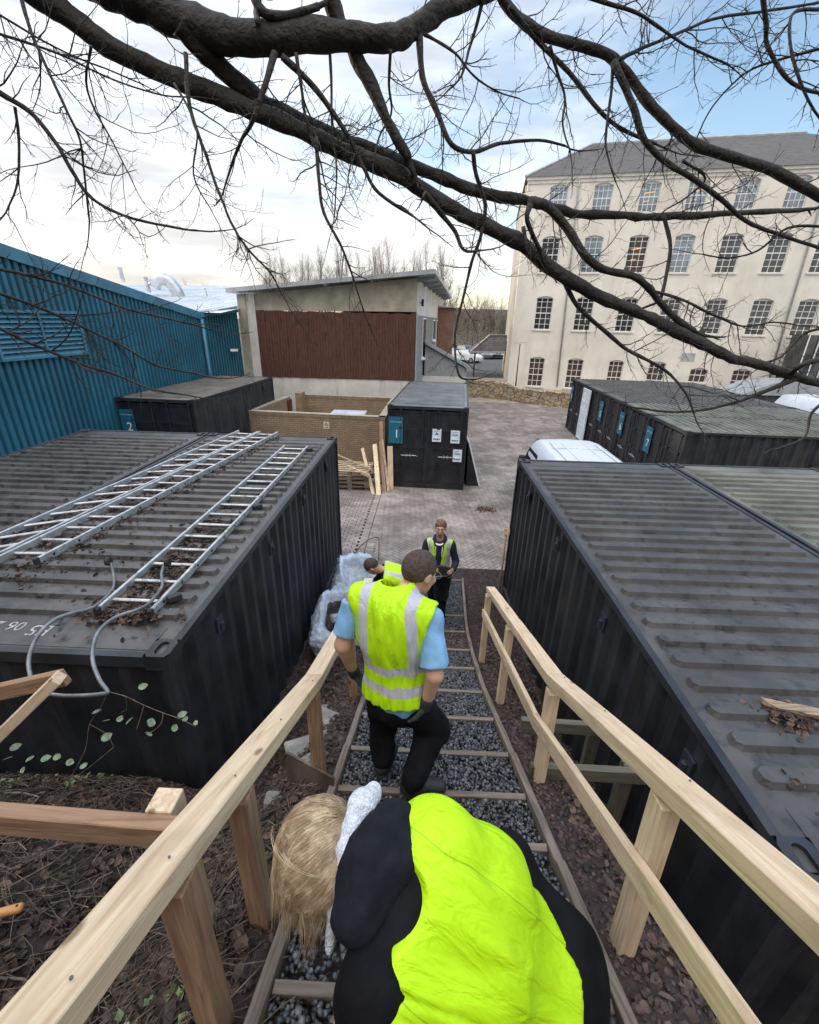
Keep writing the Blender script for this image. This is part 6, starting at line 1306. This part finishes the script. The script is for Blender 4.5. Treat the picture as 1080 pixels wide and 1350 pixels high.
# ---- bending woman nearest the camera
w1 = person('blonde woman bending down in a black hoodie and plain yellow vest, nearest the camera', (.2, .65, 2.75))
S1 = at_z(594, 1128, 3.38); S2 = at_z(474, 1290, 3.37); pv_ = at_d(735, 1335, 1.25); shw = (S1+S2)*.5; hd = at_z(424, 1125, 3.37)
A1 = axes(S1-S2, shw-pv_); yb = Vector((A1[0][1], A1[1][1], A1[2][1]))
sgn = 1 if yb.z < 0 else -1       # +local y should be her front (downwards)
TL = (shw-pv_).length
def tw(p): return (p-np.array(shw)) @ A1
def torsoW(q, g=0):
    d = ell(q, (.02, sgn*.03, -.22), (.232+g, .145+g, .27+g)); d = smin(d, cap(q, (-.155, sgn*.03, -.01), (.155, sgn*.03, -.01), .075+g, .075+g), .08); d = smin(d, ell(q, (.03, sgn*.04, -TL+.03), (.225+g, .16+g, .23+g)), .10); return d
def hoodie(p):
    q = tw(p); d = torsoW(q); d = smin(d, cap(p, S2+Vector((.03, 0, -.03)), at_z(470, 1385, 3.12), .065, .055), .05); d = smin(d, cap(p, S1+Vector((-.03, -.03, -.12)), S1+Vector((-.14, -.02, -.36)), .055, .045), .05)
    for K_, A_ in ((Vector((.33, .92, 2.98)), Vector((.44, .62, 2.72))), (Vector((.16, .30, 3.02)), Vector((.46, .22, 2.84)))): d = smin(smin(d, cap(p, pv_+(K_-pv_)*.1, K_, .13, .085), .06), cap(p, K_, A_, .082, .06), .03)
    return d
sdf_obj('hoodie', hoodie, [-.4, -.05, 2.55], [.75, 1.15, 3.62], .0105, m_blk, w1, lambda V: wr(V, .012, 8, 5))
def vestW(q):
    d = torsoW(q, .020); d = np.maximum(d, -(q[:, 2]+TL*.86-.42*q[:, 0]+.02*np.sin(q[:, 0]*22))); d = np.maximum(d, q[:, 2]-.085)
    d = np.maximum(d, -(np.sqrt(q[:, 0]**2+(q[:, 2]-.12)**2)-.095))
    d = np.maximum(d, -np.maximum(q[:, 0]+.05, -(q[:, 2]-.040-.22*(q[:, 0]+.116)))/1.06); d = np.maximum(d, -(q[:, 0]+.222+.015*np.sin(q[:, 2]*14))); d = np.maximum(d, -np.maximum(q[:, 0]+.09, .045-sgn*q[:, 1]))
    return d
def foldW(V):
    for i, q in enumerate(V):
        k = noise.noise(Vector((q[0]*7, q[1]*5, q[2]*2.2+3)))+.5*noise.noise(Vector((q[0]*18, q[1]*9, q[2]*6))); V[i, 1] -= sgn*k*.024; V[i, 0] += .012*noise.noise(Vector((q[2]*9, q[0]*3, 1)))
        s_ = abs(abs(q[0]+.03*math.sin(q[2]*6))-.125); V[i, 1] += sgn*.008*math.exp(-(s_/.007)**2)
    return V
frame_obj('vest', vestW, shw, A1, ((-.32, -.30, -.75), (.32, .30, .14)), .0075, hv_mat('vest_plain', [], front='seams'), w1, foldW)
def hoodfold(V):
    c0 = (np.array(h1)+np.array(h2))/2; ax = np.array((h2-h1).normalized())
    for i, q in enumerate(V):
        s = (q-c0) @ ax; r = q-c0-s*ax; ang = math.atan2(r[2], r @ np.cross(ax, [0, 0, 1])); k = 1+.10*noise.noise(Vector((s*8, ang*1.4, 2)))-.10*math.exp(-((ang-1.9+s*2.2)/.16)**2)-.05*math.exp(-((ang-.9-s*3)/.12)**2)
        V[i] = c0+s*ax+r*k
    return wr(V, .010, 12, 8)
h1 = at_z(522, 1092, 3.43); h2 = at_z(470, 1205, 3.41)
sdf_obj('hood', lambda p: smin(cap(p, h1, h1.lerp(h2, .45)+Vector((-.01, 0, .0)), .072, .086), cap(p, h1.lerp(h2, .45), h2, .086, .056), .05), [-.45, .3, 3.1], [.25, 1.1, 3.7], .008, mat('black_fleece', (.007, .008, .012), .9, .2, 20, bump=.15, bscale=120, spec=.2), w1, hoodfold)
wl = [(492, 1044, 3.47), (478, 1058, 3.485), (466, 1085, 3.475), (455, 1120, 3.46), (446, 1160, 3.42), (440, 1200, 3.36), (434, 1250, 3.26)]
WP = [at_z(*q) for q in wl]; WR = [.024, .032, .026, .022, .018, .015, .013]
def lining(p):
    d = None
    for i in range(len(WP)-1):
        c_ = cap(p, WP[i], WP[i+1], WR[i], WR[i+1]); d = c_ if d is None else smin(d, c_, .012)
    return d
sdf_obj('fleece_lining', lining, [-.45, .4, 3.1], [.1, 1.1, 3.65], .006, mat('white_fleece', (.66, .69, .75), .95, .12, 60, bump=.8, bscale=180), w1, lambda V: wr(V, .006, 30, 2))
hd2 = hd+Vector((0, 0, .0)); HW = axes((.45, .85, 0.0), (-.45, .25, .80))
def bodyW(p):
    q = (p-np.array(hd2)) @ HW; d = head_fn(q*np.array([1, 1, 1])); d = smin(d, cap(p, hd2, shw+Vector((0, .02, -.02)), .05, .055), .03)
    hnd = at_z(450, 1392, 3.10); return np.minimum(d, hand_fn(p, hnd, (-.2, .3, -1), (-.9, -.4, 0), 1, .95, .7))
sdf_obj('body', bodyW, [-.45, .1, 2.9], [.2, 1.1, 3.6], .008, m_skin, w1)
m_bl = mat('blonde_hair', (.34, .235, .135), .42, .25, 30, spec=.5, col2=(.58, .45, .30), island=.28)
hair = sdf_obj('hair', lambda p: smin(ell(p, hd2+Vector((0, 0, .012)), (.101, .114, .110)), cap(p, hd2+Vector((-.01, -.03, -.02)), hd2+Vector((-.02, -.06, -.15)), .080, .035), .05), [-.5, .3, 3.0], [.1, 1.1, 3.6], .009, m_bl, w1)
B = MB(); rg = random.Random(33)
part_ = hd2+Vector((.02, .06, .085))
clumps = []
for k in range(95):
    a = rg.uniform(0, 6.283); el = rg.uniform(.05, 1.0); clumps.append((a, el, rg.uniform(.10, .235), rdir(rg), rg.uniform(0, 6.3), rg.choice([.3, .5, .9]), rg.uniform(.6, 1.3)))
EX, EY, EZ = .105, .118, .114
for k in range(3400):
    a0, el0, L, cd_, ph, wv, fr_ = clumps[k % 95]; sp_ = 1.0 if k % 7 else 2.4
    a = a0+rg.gauss(0, .16)*sp_; el = max(.02, el0+rg.gauss(0, .07)*sp_); L *= rg.uniform(.8, 1.12)
    r0 = Vector((math.cos(a)*math.sin(el*1.5), math.sin(a)*math.sin(el*1.5), math.cos(el*1.5))); pts = [hd2+Vector((r0.x*EX, r0.y*EY, r0.z*EZ+.012))*rg.uniform(.97, 1.02)]
    n = 12; bias = Vector((-.12, -.22, -.60)).normalized()
    for i in range(n):
        q = pts[-1]-hd2; nn = Vector((q.x/EX**2, q.y/EY**2, q.z/EZ**2)).normalized(); dist = math.sqrt((q.x/EX)**2+(q.y/EY)**2+((q.z-.012)/EZ)**2)
        if dist < 1.12 and nn.z > .1: t0 = Vector((-.55, -.22, -.30))
        else: t0 = bias
        t = t0+cd_*.42*wv+Vector((r0.x*.22, r0.y*.15, 0))
        if dist < 1.12: t = (t-nn*t.dot(nn)); t.normalize()
        else: t = t+Vector((-(q.x+.03)*5, -(q.y+.06)*5, 0))
        t = t+(nn.cross(bias))*math.sin(ph+i*fr_)*.45*wv
        nx = pts[-1]+t.normalized()*L/n; q = nx-hd2; dist = math.sqrt((q.x/EX)**2+(q.y/EY)**2+((q.z-.012)/EZ)**2); m_d = 1.0+.03*((k*7) % 5)/5
        if dist < m_d: nx = hd2+q/dist*m_d
        pts.append(nx)
    r = rg.choice([.00035, .0005, .0007, .0010]); B.tube([p-w1.location for p in pts], [r*(1 if i < n-4 else .8-.15*(i-n+4)) for i in range(n+1)], 3, False)
for k in range(4):     # loose flyaway loops
    c = hd2+Vector((rg.uniform(-.05, .03), rg.uniform(-.06, .05), .11)); a = rg.uniform(2.4, 4.2); R_ = rg.uniform(.05, .10); pts = [c+Vector((math.cos(a+u*2.2)*R_, math.sin(a+u*2.2)*R_, .015*math.sin(u*3)-.10*u*u)) for u in np.linspace(0, 1, 12)]
    for j in range(6): o_ = rdir(rg)*.004; B.tube([p+o_*(1+i*.2)-w1.location for i, p in enumerate(pts)], [.00035]*11+[.0002], 3, False)
obj('strands', B.mesh(True), m_bl, hair)
boots(w1, [Vector((.47, .62, zp(.62)+.115)), Vector((.48, .20, zp(.20)+.115))], [Vector((.3, .65, 0)), Vector((.3, .22, 0))])
# ---- young man facing the camera with a bucket
m3 = person('young man facing up the steps in a navy hoodie and yellow vest, with black bucket', (.31, 5.7, .38))
c3 = Vector((.315, 5.82, 1.895)); s3 = Vector((.315, 5.88, 1.635)); A3 = axes((-1, .08, 0), (0, -.06, 1)); HA3 = axes((-1, .10, 0), (.04, -.0, 1)); hy = lambda q: q
def Wl(q, c=s3, A=A3): return Wd(c, A, q)
LS3, RS3 = Wl((-.175, 0, -.02)), Wl((.175, 0, -.02)); bc = Vector((.365, 5.60, 1.09))
E1 = Vector((.575, 5.86, 1.33)); Wr1 = Vector((.53, 5.68, 1.30)); E2 = Vector((.06, 5.86, 1.33)); Wr2 = Vector((.20, 5.68, 1.32))
def torso3(p, g=0):
    q = (p-np.array(s3)) @ A3; d = ell(q, (0, 0, -.16), (.165+g, .115+g, .22+g)); d = smin(d, ell(q, (0, 0, -.42), (.155+g, .12+g, .20+g)), .08); return smin(d, cap(q, (-.15, 0, -.02), (.15, 0, -.02), .06+g, .06+g), .06)
def hood3(p):
    d = torso3(p)
    for S_, E_, W_2 in ((LS3, E1, Wr1), (RS3, E2, Wr2)): d = smin(smin(d, cap(p, S_, E_, .062, .055), .03), cap(p, E_, W_2, .055, .040), .02)
    q = (p-np.array(s3)) @ A3; r = np.sqrt((np.sqrt((q[:, 0])**2+(q[:, 1]-.0)**2)-.078)**2+((q[:, 2]-.055-q[:, 1]*-.35))**2)-.030; return smin(d, r, .025)
sdf_obj('hoodie', hood3, [-.1, 5.5, 1.0], [.75, 6.15, 1.85], .010, m_navy, m3, lambda V: wr(V, .010, 12, 4))
def vest3(q):
    p = q @ A3.T+np.array(s3); d = torso3(p, .016); d = np.maximum(d, -(q[:, 2]+.47)); d = np.maximum(d, q[:, 2]-.05)
    op = np.maximum(np.abs(q[:, 0])-(.035+.16*np.clip(q[:, 2]+.30, 0, 1)*.8), -q[:, 1]); d = np.maximum(d, -op)
    d = np.maximum(d, -(np.sqrt(q[:, 0]**2+q[:, 1]**2)-.085+np.where(q[:, 2] < -.03, 1, 0)))
    for s in (-1, 1): d = np.maximum(d, -ell(q, (s*.225, 0, -.07), (.06, .2, .12)))
    return d
frame_obj('vest', vest3, s3, A3, ((-.28, -.24, -.5), (.28, .24, .1)), .008, hv_mat('vest_front', [(-.30, .028), (-.43, .022)], (.128, .026), -.28), m3, lambda V: folds(V, .006))
sdf_obj('body', lambda p: np.minimum(smin(head_fn((p-np.array(c3)) @ HA3), cap(p, s3+Vector((0, 0, -.08)), c3+Vector((0, .02, -.05)), .06, .05), .02), np.minimum(hand_fn(p, Wr1, (-.35, -.9, .1), (.9, -.3, .3), -1, 1, 1.0), np.minimum(hand_fn(p, Wr2, (.5, -.8, .1), (-.9, -.3, .3), 1, 1, 1.0), ell(p, s3+Vector((0, 0, -.2)), (.1, .08, .15))))), [-.1, 5.45, 1.05], [.75, 6.1, 2.08], .009, m_skin, m3)
def hair3(p):
    q = (p-np.array(c3)) @ HA3; d = ell(q, (0, -.012, .034), (.084, .106, .099))+.006*np.sin(q[:, 0]*130)*np.cos(q[:, 1]*90); return np.maximum(d, -(q[:, 2]-(.026+.52*q[:, 1]-.20*np.abs(q[:, 0])*(q[:, 1] > .03)+.006*np.sin(q[:, 0]*160))))
sdf_obj('hair', hair3, list(np.array(c3)-.17), list(np.array(c3)+.17), .008, mat('auburn_hair', (.15, .065, .035), .6, .3, 50, bump=.6, bscale=120), m3)
add_face(m3, c3, HA3)
B = MB()
for s in (-1, 1): B.tube([Wl((s*.05, .125, .0))-m3.location, Wl((s*.045, .137, -.12))-m3.location, Wl((s*.05, .137, -.22))-m3.location], .0045, 6)
B.tube([Wl((.06*math.cos(a), .045+.06*math.sin(a), .045-.03*math.sin(a)))-m3.location for a in np.linspace(-.4, 3.5, 12)], .016, 8); obj('drawstrings', B.mesh(True), m_white, m3)
f3 = [Vector((.37, 5.50, zp(5.5)+.10)), Vector((.23, 5.82, zp(5.82)+.10))]
def tr3(p):
    d = ell(p, (.315, 5.88, 1.10), (.155, .125, .15)); 
    for hx, a in ((.39, f3[0]), (.24, f3[1])): K_ = Vector((hx+.0, (5.88+a.y)/2-.04, .80)); d = smin(smin(d, cap(p, (hx, 5.88, 1.08), K_, .092, .07), .03), cap(p, K_, a+Vector((0, 0, .02)), .070, .062), .03)
    return d
sdf_obj('trousers', tr3, [0, 5.25, .35], [.65, 6.1, 1.3], .011, m_blk, m3, lambda V: wr(V, .012, 10, 2)); boots(m3, f3, [f3[0]+Vector((.03, -.2, 0)), f3[1]+Vector((-.03, -.2, 0))])
bk3 = thing('bucket', 'black plastic bucket held by the young man', 'bucket', bc-Vector((0, 0, .24)))
B = MB(); n = 28; prof = [(.105, 0), (.108, .01), (.145, .44), (.158, .445), (.158, .47), (.148, .472), (.140, .45), (.104, .03)]; v = [(r*math.cos(2*math.pi*i/n), r*math.sin(2*math.pi*i/n), z) for r, z in prof for i in range(n)]
B.add(v, [(j*n+i, j*n+(i+1) % n, (j+1)*n+(i+1) % n, (j+1)*n+i) for j in range(len(prof)-1) for i in range(n)]+[tuple(range(n-1, -1, -1)), tuple(7*n+i for i in range(n))]); obj('pail', B.mesh(True), mat('black_plastic', (.016, .016, .018), .4, .2, 10), bk3)
B = MB(); B.tube([(.158*math.cos(a), -.03-.10*math.sin(a), .46-.05*math.sin(a)) for a in np.linspace(0, math.pi, 12)], .004, 6); obj('handle', B.mesh(True), m_steel, bk3)
# ---- man bending towards the bags
m4 = person('man with cropped dark hair bending over beside the bulk bags, mostly hidden', (-.1, 5.1, .55))
c4 = at_d(491, 747, 5.75); n4 = at_d(503, 750, 5.78); p4 = at_d(545, 762, 5.85); s4 = n4.lerp(p4, .15)+Vector((0, 0, -.02)); A4 = axes((0.12, 1, 0), n4-p4); HA4 = axes((.15, 1, 0), (-.75, .0, .5))
if A4[2][1] > 0: fr4 = -1
else: fr4 = 1
T4 = (s4-p4).length
def torso4(q, g=0): d = ell(q, (0, fr4*.02, -.15), (.185+g, .115+g, .20+g)); d = smin(d, cap(q, (-.15, fr4*.02, -.01), (.15, fr4*.02, -.01), .065+g, .065+g), .06); return smin(d, ell(q, (0, fr4*.02, -T4), (.16+g, .13+g, .16+g)), .08)
def shirt4(p):
    q = (p-np.array(s4)) @ A4; d = torso4(q)
    for sy in (-1, 1): S_ = s4+Vector((0, .17*sy, -.04)); E_ = S_+Vector((-.16, .04*sy, -.24)); d = smin(smin(d, cap(p, S_, E_, .058, .048), .03), cap(p, E_, E_+Vector((-.22, 0, -.12)), .046, .034), .02)
    return d
sdf_obj('top', shirt4, [-1.15, 4.6, .9], [.35, 5.6, 1.95], .012, m_blk, m4)
def vest4(q):
    d = torso4(q, .018); d = np.maximum(d, -(q[:, 2]+.44)); d = np.maximum(d, q[:, 2]-.04)
    return d
frame_obj('vest', vest4, s4, A4, ((-.28, -.25, -.5), (.28, .25, .1)), .010, hv_mat('vest_bent', [(-.30, .026)], (.13, .028), -.3), m4, lambda V: folds(V, .006))
sdf_obj('body', lambda p: np.minimum(smin(head_fn((p-np.array(c4)) @ HA4), cap(p, c4+Vector((.03, 0, -.01)), s4, .052, .055), .03), np.minimum(hand_fn(p, s4+Vector((-.38, .21, -.40)), (-.6, 0, -.8), (-.8, 0, .6), 1), hand_fn(p, s4+Vector((-.38, -.21, -.40)), (-.6, 0, -.8), (-.8, 0, .6), -1))), [-1.25, 4.6, 1.0], [0, 5.6, 1.95], .010, m_skin, m4)
def hair4(p): q = (p-np.array(c4)) @ HA4; d = ell(q, (0, -.014, .030), (.080, .103, .098)); return np.maximum(d, -(q[:, 2]-(-.0+.72*q[:, 1])))
sdf_obj('hair', hair4, list(np.array(c4)-.17), list(np.array(c4)+.17), .009, m_hair, m4)
add_face(m4, c4, HA4)
f4 = [Vector((-.02, 5.25, zp(5.25)+.10)), Vector((.02, 4.98, zp(4.98)+.10))]
def tr4(p):
    d = ell(p, p4+Vector((0.02, 0, -.03)), (.15, .16, .14))
    for k, a in enumerate(f4): H_ = p4+Vector((.02, .08-.16*k, -.04)); K_ = (H_+a)*.5+Vector((-.07, 0, 0)); d = smin(smin(d, cap(p, H_, K_, .09, .07), .03), cap(p, K_, a, .068, .06), .03)
    return d
sdf_obj('trousers', tr4, [-.4, 4.6, .5], [.4, 5.6, 1.75], .012, m_blk, m4, lambda V: wr(V, .01, 10, 2)); boots(m4, f4, [f4[0]+Vector((-.2, 0, 0)), f4[1]+Vector((-.2, 0, 0))])
